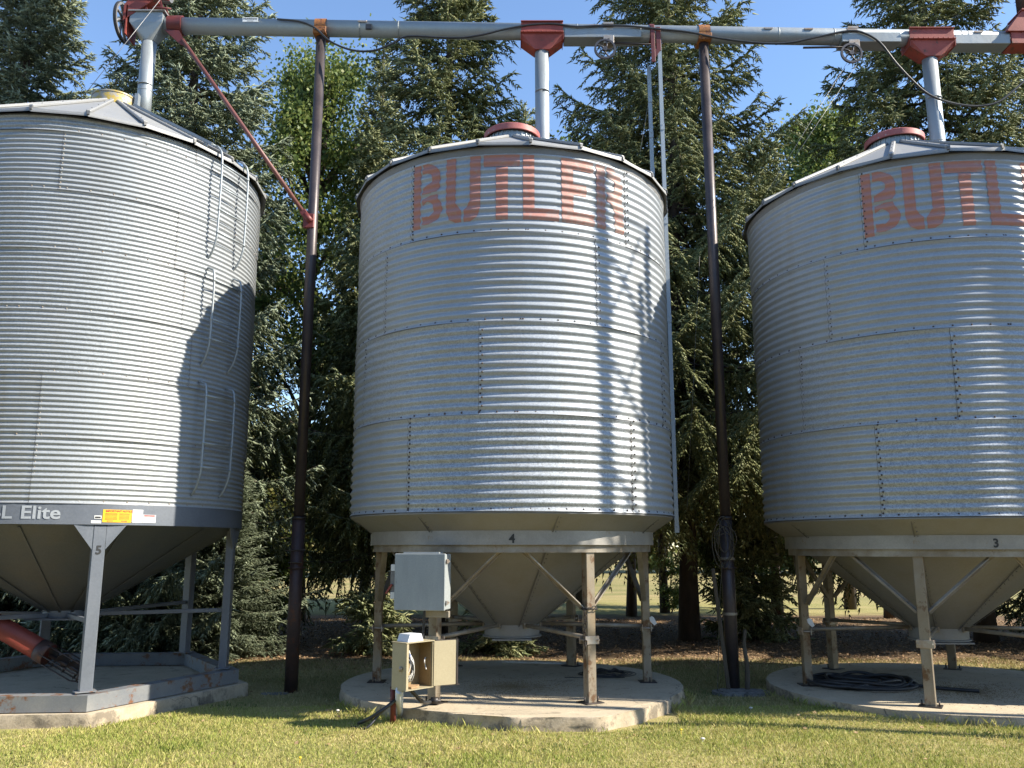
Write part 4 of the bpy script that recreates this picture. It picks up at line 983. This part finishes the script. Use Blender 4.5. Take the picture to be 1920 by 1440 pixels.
# coils on the pads
def coil(cx, cy, z, loops, r, label, mat, seed, name, cat, extra=None, sx=1.0, sy=1.0):
    rng = random.Random(seed); pts = []; N = loops * 22; a0 = rng.uniform(0, 6); ox = oy = 0; rad = 1
    for k in range(N):
        if k % 22 == 0: tx, ty, tr = rng.uniform(-.42, .42) * sx, rng.uniform(-.38, .38) * sy, rng.uniform(.45, 1.1)
        ox += (tx - ox) * .12; oy += (ty - oy) * .12; rad += (tr - rad) * .1; a = a0 + 2 * PI * k / 22
        pts.append((cx + ox + sx * rad * math.cos(a), cy + oy + sy * rad * math.sin(a), z + r + r * .9 * (k / 22 % 4) * (.5 + .5 * math.sin(k * .7)) + r * .25 * (k // 22)))
    mb = MB(); mb.tube(smooth_pts(pts + (extra or []), 2), r, 8); return tag(mb.build(name, mat), label, cat)
coil(4.55, 11.62, .14, 7, .021, 'thick black hose lying in loose coils on the right concrete pad', 'black_rubber', 12, 'coiled_hose', 'hose', [(5.2, 11.3, .18), (5.45, 11.2, .165), (5.75, 11.02, .165)], .70, .62)
coil(1.28, 12.25, .19, 7, .0045, 'tangle of thin black wire on the middle concrete pad', 'black_rubber', 5, 'wire_coil', 'wire', [(1.5, 11.9, .2), (.7, 11.9, .2)], .36, .30)
mb = MB(); mb.tube(smooth_pts([(1.15, 12.3, .22), (1.22, 12.35, .25), (1.35, 12.28, .23), (1.42, 12.34, .25), (1.5, 12.3, .215)], 5), .016, 7); tag(mb.build('cable_clump', 'black_rubber'), 'black knotted cable clump on top of the wire tangle', 'cable')
mb = MB(); mb.tube([(-.15, 13.35, .215), (.85, 13.15, .215)], .014, 6); tag(mb.build('white_rod', 'wire_white'), 'thin pale rod lying on the far edge of the middle pad', 'rod')

# red auger under the left bin
q0 = at_y(-150, 1090, 10.9); q1 = at_y(92, 1228, 10.75); d = (q1 - q0).normalized(); q2 = q1 + d * .48
t = thing('portable_auger', 'red tube auger poking under the left bin hopper with open screw end', 'grain auger', q1)
mb = MB(); mb.tube([Vector((0, 0, 0)) - d * 2.4, Vector((0, 0, 0))], .125, 28); mb.tube([-d * .14, Vector((0, 0, 0))], .134, 28, 1); mb.build('auger_tube', ['auger_red', 'pole_rust'], t)
mb = MB(); side = d.cross(Vector((0, 0, 1))).normalized(); upv = side.cross(d).normalized()
for k in range(6):
    a = 2 * PI * k / 6; o_ = side * math.cos(a) * .128 + upv * math.sin(a) * .128; mb.tube([o_ - d * .05, o_ + d * .42, o_ * .75 + d * .50], .009, 6)
mb.tube([side * math.cos(a) * .10 + upv * math.sin(a) * .10 + d * .50 for a in np.linspace(0, 2 * PI, 17)[:-1]], .011, 6, closed=True); mb.build('guard_cage', 'dark_iron', t)
mb = MB(); mb.tube([d * -.05, d * .5], .022, 10); vs = []; n = 60
for k in range(n + 1):
    a = 2 * PI * 3 * k / n; c = d * (-.02 + .48 * k / n); o_ = side * math.cos(a) + upv * math.sin(a); vs += [c + o_ * .02, c + o_ * .105]
mb.add(vs, [(2 * k, 2 * k + 1, 2 * k + 3, 2 * k + 2) for k in range(n)], 0, True); mb.build('screw_flighting', 'dark_iron', t)

# tall lattice leg tower to the right, out of the picture, whose shadow falls on the bins
sx_, sy_ = math.cos(SUN_AZ), math.sin(SUN_AZ); px_, py_ = math.sin(SUN_AZ), -math.cos(SUN_AZ)
def tw(s, p): return Vector((5.616 + s * sx_ + p * px_, 11.647 + s * sy_ + p * py_, 0))
b0 = tw(4.1, 2.25); t = thing('elevator_tower', 'tall braced steel tower standing right of the bins beyond the photo', 'tower', b0)
A0 = tw(4.1, 2.73) - b0; B0 = tw(4.3, 2.21) - b0; C0 = tw(3.7, 2.03) - b0
mb = MB(); mb.tube([A0, A0 + Vector((0, 0, 12.4))], .085, 12); mb.build('main_leg', 'brace_galv', t)
for P, h in ((B0, 11.0), (C0, 11.3)):
    mb = MB(); mb.tube([P, P + Vector((0, 0, h))], .06, 10); mb.build('leg', 'brace_galv', t)
mb = MB(); D0 = tw(3.9, 2.09) - b0
mb.tube([D0, D0 + Vector((0, 0, 11.3))], .025, 8)
zv = lambda P, h: P + Vector((0, 0, h))
for k in range(4):
    z = 6.5 + k * 1.3
    mb.beam(zv(B0, z), zv(A0, z + 1.15), .048, .048); mb.beam(zv(A0, z + .1), zv(B0, z + 1.2), .048, .048)
for k in range(8):
    z = 6.0 + k * .65; mb.beam(zv(D0, z + .1), zv(C0, z + .5), .04, .04); mb.beam(zv(C0, z), zv(D0, z + .45), .04, .04)
mb.beam(zv(C0, 9.0), zv(B0, 10.6), .04, .04); mb.beam(zv(B0, 7.4), zv(C0, 9.0), .04, .04)
mb.beam(zv(A0, 11.9), zv(C0, 11.2), .035, .035); mb.build('lattice', 'brace_galv', t)

# ------------------------------------------------------------------ trees
NR = np.random.default_rng(11)
def unit(a): return a / (np.linalg.norm(a, axis=-1, keepdims=True) + 1e-9)
def spruce_branch(L, hang, dens, rng):
    """returns sprig root, direction, length, tipness in branch frame (x out, z up)"""
    sp = .062 / dens; s = np.arange(.12 * L, L, sp); n = len(s)
    sag = lambda q: L * (-.16 * np.sin(q / L * PI * .75) + .14 * (q / L) ** 3)
    wig = rng.normal(0, .02, 3)
    ax = lambda q: np.stack([q, .06 * L * np.sin(q / L * 3 + wig[0] * 90), sag(q)], -1)
    P0 = ax(s); side = np.where(np.arange(n) % 2 == 0, 1, -1); t = s / L
    ll = np.clip((.20 + .30 * L * .5) * (t + .25) * (1 - t) ** .55 * 1.7, .07, .85) * rng.uniform(.65, 1.2, n)
    dirv = unit(np.stack([np.full(n, .70), side * .72, -.08 + rng.normal(0, .34, n)], -1) + np.stack([rng.normal(0, .2, n), rng.normal(0, .2, n), np.zeros(n)], -1))
    roots = []; dirs = []; tips = []; Ls = []
    m = int(.85 / .042)
    q = (np.arange(m) + .5)[None, :] * .042; ok = q < ll[:, None]
    drop = hang * (q ** 1.6) * rng.uniform(.5, 1.5, n)[:, None]
    pos = P0[:, None, :] + dirv[:, None, :] * q[..., None]; pos[..., 2] -= drop
    loc = unit(dirv[:, None, :] + np.stack([0 * q, 0 * q, -hang * 1.6 * q ** .6], -1))
    perp = unit(np.cross(loc, np.array([0, 0, 1.])))
    for sg in (-1, 1):
        dd = unit(loc * .75 + sg * perp * .62 + np.array([0, 0, .12]) - np.array([0, 0, 1]) * hang * .55 + rng.normal(0, .34, pos.shape))
        roots.append(pos[ok]); dirs.append(dd[ok]); tips.append((q / ll[:, None])[ok]); Ls.append(rng.uniform(.055, .10, ok.sum()))
    end = P0 + dirv * ll[:, None]; end[:, 2] -= hang * ll ** 1.6
    roots.append(end); dirs.append(unit(dirv + np.array([0, 0, -.5 * hang]))); tips.append(np.ones(n)); Ls.append(rng.uniform(.08, .13, n))
    # along the main axis, bushy on top
    s2 = np.arange(.3 * L, L, .03); P2 = ax(s2); d2 = unit(np.stack([np.full(len(s2), .8), rng.normal(0, .5, len(s2)), rng.uniform(.0, .7, len(s2))], -1))
    roots.append(P2); dirs.append(d2); tips.append(s2 / L); Ls.append(rng.uniform(.06, .10, len(s2)))
    axis = ax(np.linspace(0, L, 7))
    return np.concatenate(roots), np.concatenate(dirs), np.concatenate(Ls), np.concatenate(tips), axis
def sprig_mesh(R0, D, Ls, width):
    n = len(R0); a = np.cross(D, np.array([.3, .2, 1.])); a = unit(a); b = np.cross(D, a); V = np.zeros((n, 4, 3), np.float32)
    for k in range(3):
        an = 2 * PI * k / 3; V[:, k] = R0 + D * (Ls * .12)[:, None] + (a * math.cos(an) + b * math.sin(an)) * width[:, None]
    V[:, 3] = R0 + D * Ls[:, None]
    i = np.arange(n)[:, None] * 4; Fs = np.concatenate([i + [0, 1, 3], i + [1, 2, 3], i + [2, 0, 3]], 0)
    return V.reshape(-1, 3), Fs
def spruce(H, Rm, z_lo, hang, dens, seed, mat, spacing=.42, per=6, power=.85, label='', cat='spruce tree', loc=(0, 0, 0), rz=0, group='spruces behind the bins', gap=0.0):
    rng = np.random.default_rng(seed); Rt = []; Dt = []; Lt = []; Tt = []; Wt = []; limb = MB()
    z = z_lo; wh = 0
    while z < H - .4:
        f = (z - z_lo) / (H - z_lo); L0 = Rm * (1 - f) ** power + .15
        if f < .12: L0 *= .8 + f * 1.6
        k_ = per if L0 > .9 else 5
        for i in range(k_):
            if rng.random() < gap and f < .8: continue
            az = wh * 1.1 + 2 * PI * i / k_ + rng.normal(0, .18); L = max(.25, L0 * rng.uniform(.72, 1.15)); zz = z + rng.uniform(-.18, .18)
            pitch = math.radians(-14 + 44 * f ** 1.3 + rng.normal(0, 6))
            r_, d_, l_, t_, ax = spruce_branch(L, hang * rng.uniform(.6, 1.4) * (1 - .5 * f), dens, rng)
            c, s = math.cos(pitch), math.sin(pitch); M = np.array([[c, 0, -s], [0, 1, 0], [s, 0, c]]); ca, sa = math.cos(az), math.sin(az); A = np.array([[ca, -sa, 0], [sa, ca, 0], [0, 0, 1]]) @ M
            Rt.append(r_ @ A.T + [0, 0, zz]); Dt.append(d_ @ A.T); Lt.append(l_); Tt.append(t_ * np.clip(np.linalg.norm(r_, axis=1) / L, 0, 1))
            P = ax @ A.T + [0, 0, zz]; limb.tube([tuple(q) for q in P], [max(.008, .028 * (L / 2.5) * (1 - j / 6.5)) for j in range(7)], 4, cap=False)
        z += spacing * rng.uniform(.8, 1.2) * (1 if f < .7 else .7); wh += 1
    # leader
    s = np.arange(H - .9, H, .02); Rt.append(np.stack([0 * s, 0 * s, s], -1)); Dt.append(unit(np.stack([rng.normal(0, .6, len(s)), rng.normal(0, .6, len(s)), np.ones(len(s)) * .8], -1))); Lt.append(np.full(len(s), .10)); Tt.append(np.full(len(s), .5))
    Rt = np.concatenate(Rt); Dt = np.concatenate(Dt); Lt = np.concatenate(Lt) * 1.55; Tt = np.concatenate(Tt)
    V, Fs = sprig_mesh(Rt, Dt, Lt, .020 + .03 * (Lt - .1))
    t = thing('spruce_tree', label, cat, loc, rz, group)
    tip = np.repeat(np.clip((Tt - .72) * 3, 0, 1) * rng.uniform(.2, 1, len(Tt)), 4)
    cr = np_mesh('crown', V, Fs, mat, t, attrs={'tip': ('FLOAT', tip)})
    limb.build('branches', 'bark', cr)
    mb = MB(); pts = [(.04 * math.sin(i), .04 * math.cos(i * 1.3), H * i / 12 - .15) for i in range(13)]
    rr = [(.022 * H * .40) * (1 - i / 12.4) ** .9 + .012 for i in range(13)]; rr[0] *= 1.25; mb.tube(pts, rr, 14); mb.build('trunk', 'bark', t)
    return t
def copy_thing(src, label, loc, rz, scale=1.0, sz=None):
    c = src.copy(); COL.objects.link(c); c.location = loc; c.rotation_euler = (0, 0, rz); c.scale = (scale, scale, sz or scale); c['label'] = label
    for ch in src.children:
        d = ch.copy(); COL.objects.link(d); d.parent = c
        for g in ch.children: e = g.copy(); COL.objects.link(e); e.parent = d
    return c
S_blue = spruce(19.5, 3.3, .35, 1.1, .95, 21, 'spruce_blue', .33, 7, .85, 'dense bluish spruce with boughs to the ground behind the gap beside the left bin', loc=(-6.95, 17.0, 0), rz=.3)
S_row = spruce(16.0, 3.6, 5.2, 1.0, .8, 77, 'spruce_olive', .46, 6, .8, 'second-row spruce hidden mostly behind the middle bin', loc=(.4, 25.5, 0), rz=2.2, gap=.1)
S_droop = spruce(21.0, 4.6, 3.2, 1.2, .9, 33, 'spruce_olive', .39, 7, 1.05, 'tall spruce with bare lower trunk and drooping boughs just behind the right pole', loc=(3.74, 18.5, 0), rz=1.0, gap=.06)
S_mid = spruce(17.0, 3.4, 2.4, 1.0, .95, 47, 'spruce_olive', .35, 7, 1.1, 'broad spruce rising directly behind the middle bin left of its spout', loc=(-1.55, 18.9, 0), rz=0, gap=.05)
S_mid.scale = (1.12, 1.12, 1.16)
copy_thing(S_blue, 'dark spruce at the far left edge above the left bin roof', (-11.6, 18.6, 0), 2.0, 1.0, .95)
copy_thing(S_mid, 'olive spruce between the far left spruce and the auger drive', (-10.9, 21.5, 0), 1.1, 1.0, .86)
copy_thing(S_mid, 'slender spruce whose spire shows left of the middle spruce', (-3.75, 22.6, 0), 4.0, .75, 1.0)
copy_thing(S_droop, 'large spruce behind the right bin with boughs sweeping left over the sky', (9.75, 18.2, 0), 2.6, 1.02, .98)
copy_thing(S_blue, 'spruce at the far right edge behind the right bin', (13.6, 18.0, 0), 4.2, 1.1, 1.0)
copy_thing(S_row, 'shaded spruce behind the right pole and its tall neighbour', (6.9, 23.0, 0), 5.3, .95, .85)
copy_thing(S_row, 'second-row spruce trunk left of the thick trunk behind the middle bin', (3.39, 24.9, 0), .4, .9, .98)
copy_thing(S_row, 'second-row spruce trunk close to the thick trunk on its far side', (4.55, 26.2, 0), 3.1, .85, .95)
copy_thing(S_row, 'second-row spruce filling the gap behind the rusty left pole', (-4.78, 28.2, 0), .9, .9, .9)
copy_thing(S_row, 'second-row spruce low behind the left bin hopper', (-8.3, 25.0, 0), 3.7, .9, .9)
copy_thing(S_row, 'second-row spruce low behind the right bin hopper', (10.3, 24.0, 0), .2, .9, .85)
copy_thing(S_blue, 'small young bluish spruce low beside the left bin skid', (-5.3, 15.9, 0), 1.5, .42, .20)

spruce(1.35, .75, .08, .5, 1.0, 91, 'spruce_olive', .13, 6, .8, 'knee-high young spruce visible under the middle bin hopper outlet', loc=(-.25, 16.3, 0), group='young spruces under the big ones')
spruce(1.7, .8, .10, .7, .9, 92, 'spruce_olive', .15, 6, .8, 'young sunlit spruce left of the middle bin leg under the taller trees', loc=(-2.5, 16.2, 0), group='young spruces under the big ones')
spruce(2.6, 1.1, .15, .8, .9, 93, 'spruce_olive', .20, 6, .8, 'young spruce in the shade between the right pole and the right bin', loc=(5.1, 18.6, 0), group='young spruces under the big ones')
def leafy(H, Rm, z_lo, nl, seed, mat, label, loc, leaf=.07, name='deciduous_tree', cat='leafy tree', group='leafy trees between the spruces', clumps=90, trunk_r=None):
    rng = np.random.default_rng(seed); t = thing(name, label, cat, loc, 0, group)
    C = []
    for i in range(clumps):
        f = rng.random() ** .8; z = z_lo + (H - z_lo) * f; r = Rm * math.sin(PI * min(1, .15 + .85 * (1 - f) ** .8)) ** .6 * (1 - .35 * f); a = rng.uniform(0, 2 * PI); q = r * rng.uniform(.35, 1.0)
        C.append((q * math.cos(a), q * math.sin(a), z))
    C = np.array(C); sz = Rm * .22 * rng.uniform(.6, 1.4, clumps); k = nl // clumps
    off = rng.normal(0, 1, (clumps, k, 3)); off *= (sz[:, None, None]) * .62 * np.array([1, 1, .7]); P = (C[:, None] + off).reshape(-1, 3); P = P[P[:, 2] > .1]
    n = len(P); d = unit(rng.normal(0, 1, (n, 3))); a = unit(np.cross(d, rng.normal(0, 1, (n, 3)))); s = leaf * rng.uniform(.6, 1.3, n)[:, None]
    V = np.stack([P - a * s * .5, P + d * s * .5 - a * s * .05, P + a * s * .6, P - d * s * .5], 1).reshape(-1, 3); i = np.arange(n)[:, None] * 4
    cr = np_mesh('crown', V, i + [0, 1, 2, 3], mat, t)
    mb = MB(); tr = trunk_r or H * .012; top = (0, 0, H * .8); pts = [(.1 * math.sin(j * 1.2), .1 * math.cos(j), H * .8 * j / 8 - .1) for j in range(9)]; mb.tube(pts, [tr * (1 - j / 9.5) + .01 for j in range(9)], 8)
    for j in range(0, clumps, 2):
        c = C[j]; z0 = max(.1, c[2] - abs(c[0]) - abs(c[1]) * .6 - .4); z0 = min(z0, H * .75); m = ((c[0] * .5), (c[1] * .5), z0 + (c[2] - z0) * .65); mb.tube(smooth_pts([(0, 0, z0), m, tuple(c)], 3), [tr * .35] * 3 + [tr * .25] * 3 + [tr * .1], 5, cap=False)
    mb.build('trunk', 'bark', t); return t
D1 = leafy(16.3, 3.0, 4.2, 42000, 61, 'leaf_green', 'leafy yellow-green tree showing over the left eave of the right bin', (10.6, 27.5, 0), .11)
copy_thing(D1, 'leafy tree peeking above the right eave of the middle bin', (2.4, 30.0, 0), 2.0, .95, 1.0)
copy_thing(D1, 'leafy yellow-green tree behind the rusty left pole', (-5.7, 23.5, 0), 4.0, .85, .98)
copy_thing(D1, 'leafy tree seen between the rusty pole and the middle spruce', (-3.2, 27.5, 0), 1.0, .85, .86)
copy_thing(D1, 'leafy tree behind the far left spruces', (-12.5, 27, 0), 3.0, 1.0, .95)
B1 = leafy(1.9, .9, .25, 5000, 71, 'leaf_green', 'dark bare-stemmed bush left of the rusty pole under the spruce boughs', (-4.9, 17.4, 0), .06, 'bush', 'bush', 'bushes under the spruces', 30, .02)
copy_thing(B1, 'small leafy shoot bush at the foot of the trunks behind the middle bin', (4.75, 26.0, 0), 1.0, .8)
copy_thing(B1, 'low bush in the shade below the left eave of the right bin', (5.3, 20.5, 0), 2.5, 1.3)
# far edge of the lawn: a line of trees and scrub 50-80 m away
F1 = leafy(9.5, 3.6, .4, 16000, 81, 'leaf_far', 'far pale bushy tree at the lawn edge seen behind the left pole', (-12, 58, 0), .28, 'deciduous_tree', 'leafy tree', 'far trees beyond the lawn', 70)
rng = random.Random(2)
names = ['far tree seen under the left bin', 'far tree seen between the left bin legs', 'far tree seen right of the left bin legs', 'far tree seen just right of the rusty pole', 'far tree seen left of the middle bin leg', 'far tree seen behind the grey cabinet', 'far tree seen behind the middle hopper', 'far tree seen between middle hopper and its right leg', 'far tree seen between the thick trunks', 'far tree seen right of the thick trunk', 'far tree seen behind the right pole', 'far tree seen left of the right bin', 'far tree seen under the right bin', 'far tree seen at the right edge under the right bin']
for i, nm in enumerate(names):
    copy_thing(F1, nm, (-38 + i * 6.0 + rng.uniform(-1, 1), 58 + rng.uniform(-2, 12), 0), rng.uniform(0, 6), rng.uniform(.85, 1.25), rng.uniform(.8, 1.5))

# unseen tree row added behind the camera to darken the bins' shaded sides
for i in range(13):
    copy_thing(F1, 'added unseen tree %s behind the photographer' % ['far left', 'left', 'left of middle', 'middle', 'right of middle', 'right', 'far right', 'second from the left end', 'third from the left end', 'third from the right end', 'second from the right end', 'left end', 'right end'][i], (-42 + 7 * [1, 3, 5, 6, 7, 9, 11, 2, 4, 8, 10, 0, 12][i], -24 + rng.uniform(-3, 3), 0), rng.uniform(0, 6), rng.uniform(1.2, 1.45), rng.uniform(1.1, 1.4))['group'] = 'added unseen trees behind the photographer'

# ------------------------------------------------------------------ grass, litter
def blades(name, n, xr, yr, hmin, hmax, wd, mat, seed, label, mask, clump=False):
    rng = np.random.default_rng(seed); x = rng.uniform(*xr, n); y = rng.uniform(*yr, n); k = mask(x, y); x = x[k]; y = y[k]; n = len(x)
    den = np.sin(x * 1.7 + 1.3 * np.sin(y * 1.9)) * np.sin(y * 2.3 + x * .6) ; k = rng.random(n) < .72 + .28 * den; x = x[k]; y = y[k]; n = len(x)
    h = rng.uniform(hmin, hmax, n) * (1 + .25 * np.sin(x * 2.1 + y)); a = rng.uniform(0, 2 * PI, n); lean = rng.uniform(.1, .9, n) * h; la = rng.uniform(0, 2 * PI, n); z = ground_h(x, y) - .004
    ws = wd * rng.uniform(.6, 1.3, n); ux, uy = np.cos(a) * ws, np.sin(a) * ws; lx, ly = np.cos(la) * lean, np.sin(la) * lean
    V = np.stack([np.stack([x - ux, y - uy, z], -1), np.stack([x + ux, y + uy, z], -1), np.stack([x + ux * .7 + lx * .4, y + uy * .7 + ly * .4, z + h * .6], -1), np.stack([x + lx, y + ly, z + h], -1)], 1).reshape(-1, 3)
    i = np.arange(n)[:, None] * 4
    Fs = np.concatenate([i + [0, 1, 2], i + [0, 2, 3]], 0); o = np_mesh(name, V, Fs, mat); tag(o, label, 'grass', kind='stuff'); return o
def offpads(x, y):
    m = (np.hypot(x, y - 11.594) > 2.2) & (np.hypot(x - 5.616, y - 11.647) > 2.23) & (np.hypot(x + 5.752, y - 11.366) > 2.2)
    return m & ~((x > -1.2) & (x < 1.84) & (y > 9.22 + .55 * np.clip(np.abs(x - .45) - .5, 0, 2)) & (y < 11))
blades('grass', 230000, (-6.2, 6.4), (7.0, 10.6), .018, .05, .0035, 'grass_blade', 1, 'short mown green and straw coloured lawn in front of the bins', offpads)
blades('grass', 120000, (-8.5, 8.5), (10.6, 15.4), .02, .055, .005, 'grass_dry', 2, 'dry short grass between and behind the bins', offpads)
def tuft_mask(x, y):
    d = np.abs(np.hypot(x, y - 11.594) - 2.26); d2 = np.abs(np.hypot(x - 5.616, y - 11.647) - 2.27)
    e = np.abs(y - (9.17 + .55 * np.clip(np.abs(x - .45) - .5, 0, 2)))
    return offpads(x, y) & ((((d < .06) & (np.abs(x) > 1.2)) | (d2 < .06) | ((e < .07) & (x > -1.25) & (x < 1.9)) | ((np.hypot(x - g0.x, y - g0.y) < .25))) & (y < 12.5)) & (np.sin(x * 9) + np.sin(x * 4.1 + 1) > -.4)
blades('tall_grass', 45000, (-3, 6), (8.6, 12), .04, .11, .0025, 'grass_blade', 3, 'longer grass tufts growing against the concrete pad edges', tuft_mask)
def litter(n, seed, xr, yr, label, s0=.035):
    rng = np.random.default_rng(seed); x = rng.uniform(*xr, n); y = rng.uniform(*yr, n); k = offpads(x, y); x = x[k]; y = y[k]; n = len(x)
    P = np.stack([x, y, ground_h(x, y) + .008 + rng.uniform(0, .015, n)], -1); d = unit(rng.normal(0, 1, (n, 3)) * [1, 1, .35]); a = unit(np.cross(d, rng.normal(0, .3, (n, 3)) + [0, 0, 1])); s = s0 * rng.uniform(.5, 1.6, n)[:, None]
    V = np.stack([P - a * s * .4, P + d * s * .5, P + a * s * .5, P - d * s * .5], 1).reshape(-1, 3); i = np.arange(n)[:, None] * 4
    tag(np_mesh('leaf_litter', V, i + [0, 1, 2, 3], 'litter'), label, 'leaf litter', kind='stuff')
litter(42000, 5, (-12, 13), (14.0, 24), 'brown needles and fallen leaves under the spruces')
litter(900, 6, (-6, 6), (7.2, 14), 'scattered dry leaves lying on the mown lawn', .035)
def weed_mask(x, y): return offpads(x, y) & (np.sin(x * 2.7 + 1) * np.sin(y * 3.1 + x) > .62)
blades('clover', 26000, (-6, 6), (7.2, 12), .02, .045, .010, 'leaf_green', 9, 'patches of broad-leaved clover and weeds in the lawn', weed_mask)
def grain(cx, cy, z, n, sd, label):
    rg = np.random.default_rng(sd); rad = np.abs(rg.normal(0, .55, n)); an = rg.uniform(0, 2 * PI, n); P = np.stack([cx + rad * np.cos(an), cy + rad * np.sin(an), np.full(n, z + .004)], -1)
    P = P[rad < 1.9]; n = len(P); d = unit(rg.normal(0, 1, (n, 3)) * [1, 1, .2]) * .007; u_ = np.cross(d, [0, 0, 1.]) * .5 + [0, 0, .003]
    V = np.stack([P - u_, P + d, P + u_, P - d], 1).reshape(-1, 3); i = np.arange(n)[:, None] * 4
    tag(np_mesh('spilled_grain', V, i + [0, 1, 2, 3], 'grain'), label, 'spilled grain', kind='stuff')
grain(.0, 11.2, .19, 5000, 1, 'specks of spilled grain and dust on the middle pad'); grain(5.6, 11.2, .14, 5000, 2, 'specks of spilled grain and dust on the right pad')
rng = random.Random(77)
for u, v, lab in ((562, 1432, 'yellow dandelion flower in the lawn near the bottom left'), (1277, 1378, 'yellow dandelion flower in the lawn below the middle pad right corner')):
    p = at_z(u, v, .05); mb = MB(); mb.tube([p - Vector((0, 0, .05)), p + Vector((0, 0, .04))], .003, 5); mb.ball(p + Vector((0, 0, .05)), .016, 8, 0, .6); tag(mb.build('dandelion', 'dandelion'), lab, 'flower', 'dandelions in the lawn')
for u, v, lab in ((1318, 1392, 'pale mushroom cap in the lawn right of the middle pad'), (633, 1338, 'pale seed head in the grass left of the open box'), (1408, 1333, 'pale seed head in the grass below the right pole')):
    p = at_z(u, v, .05); mb = MB(); mb.tube([p - Vector((0, 0, .05)), p + Vector((0, 0, .03))], .005, 6); mb.ball(p + Vector((0, 0, .035)), .022, 10, 0, .5); tag(mb.build('mushroom', 'mushroom'), lab, 'mushroom', 'pale specks in the lawn')
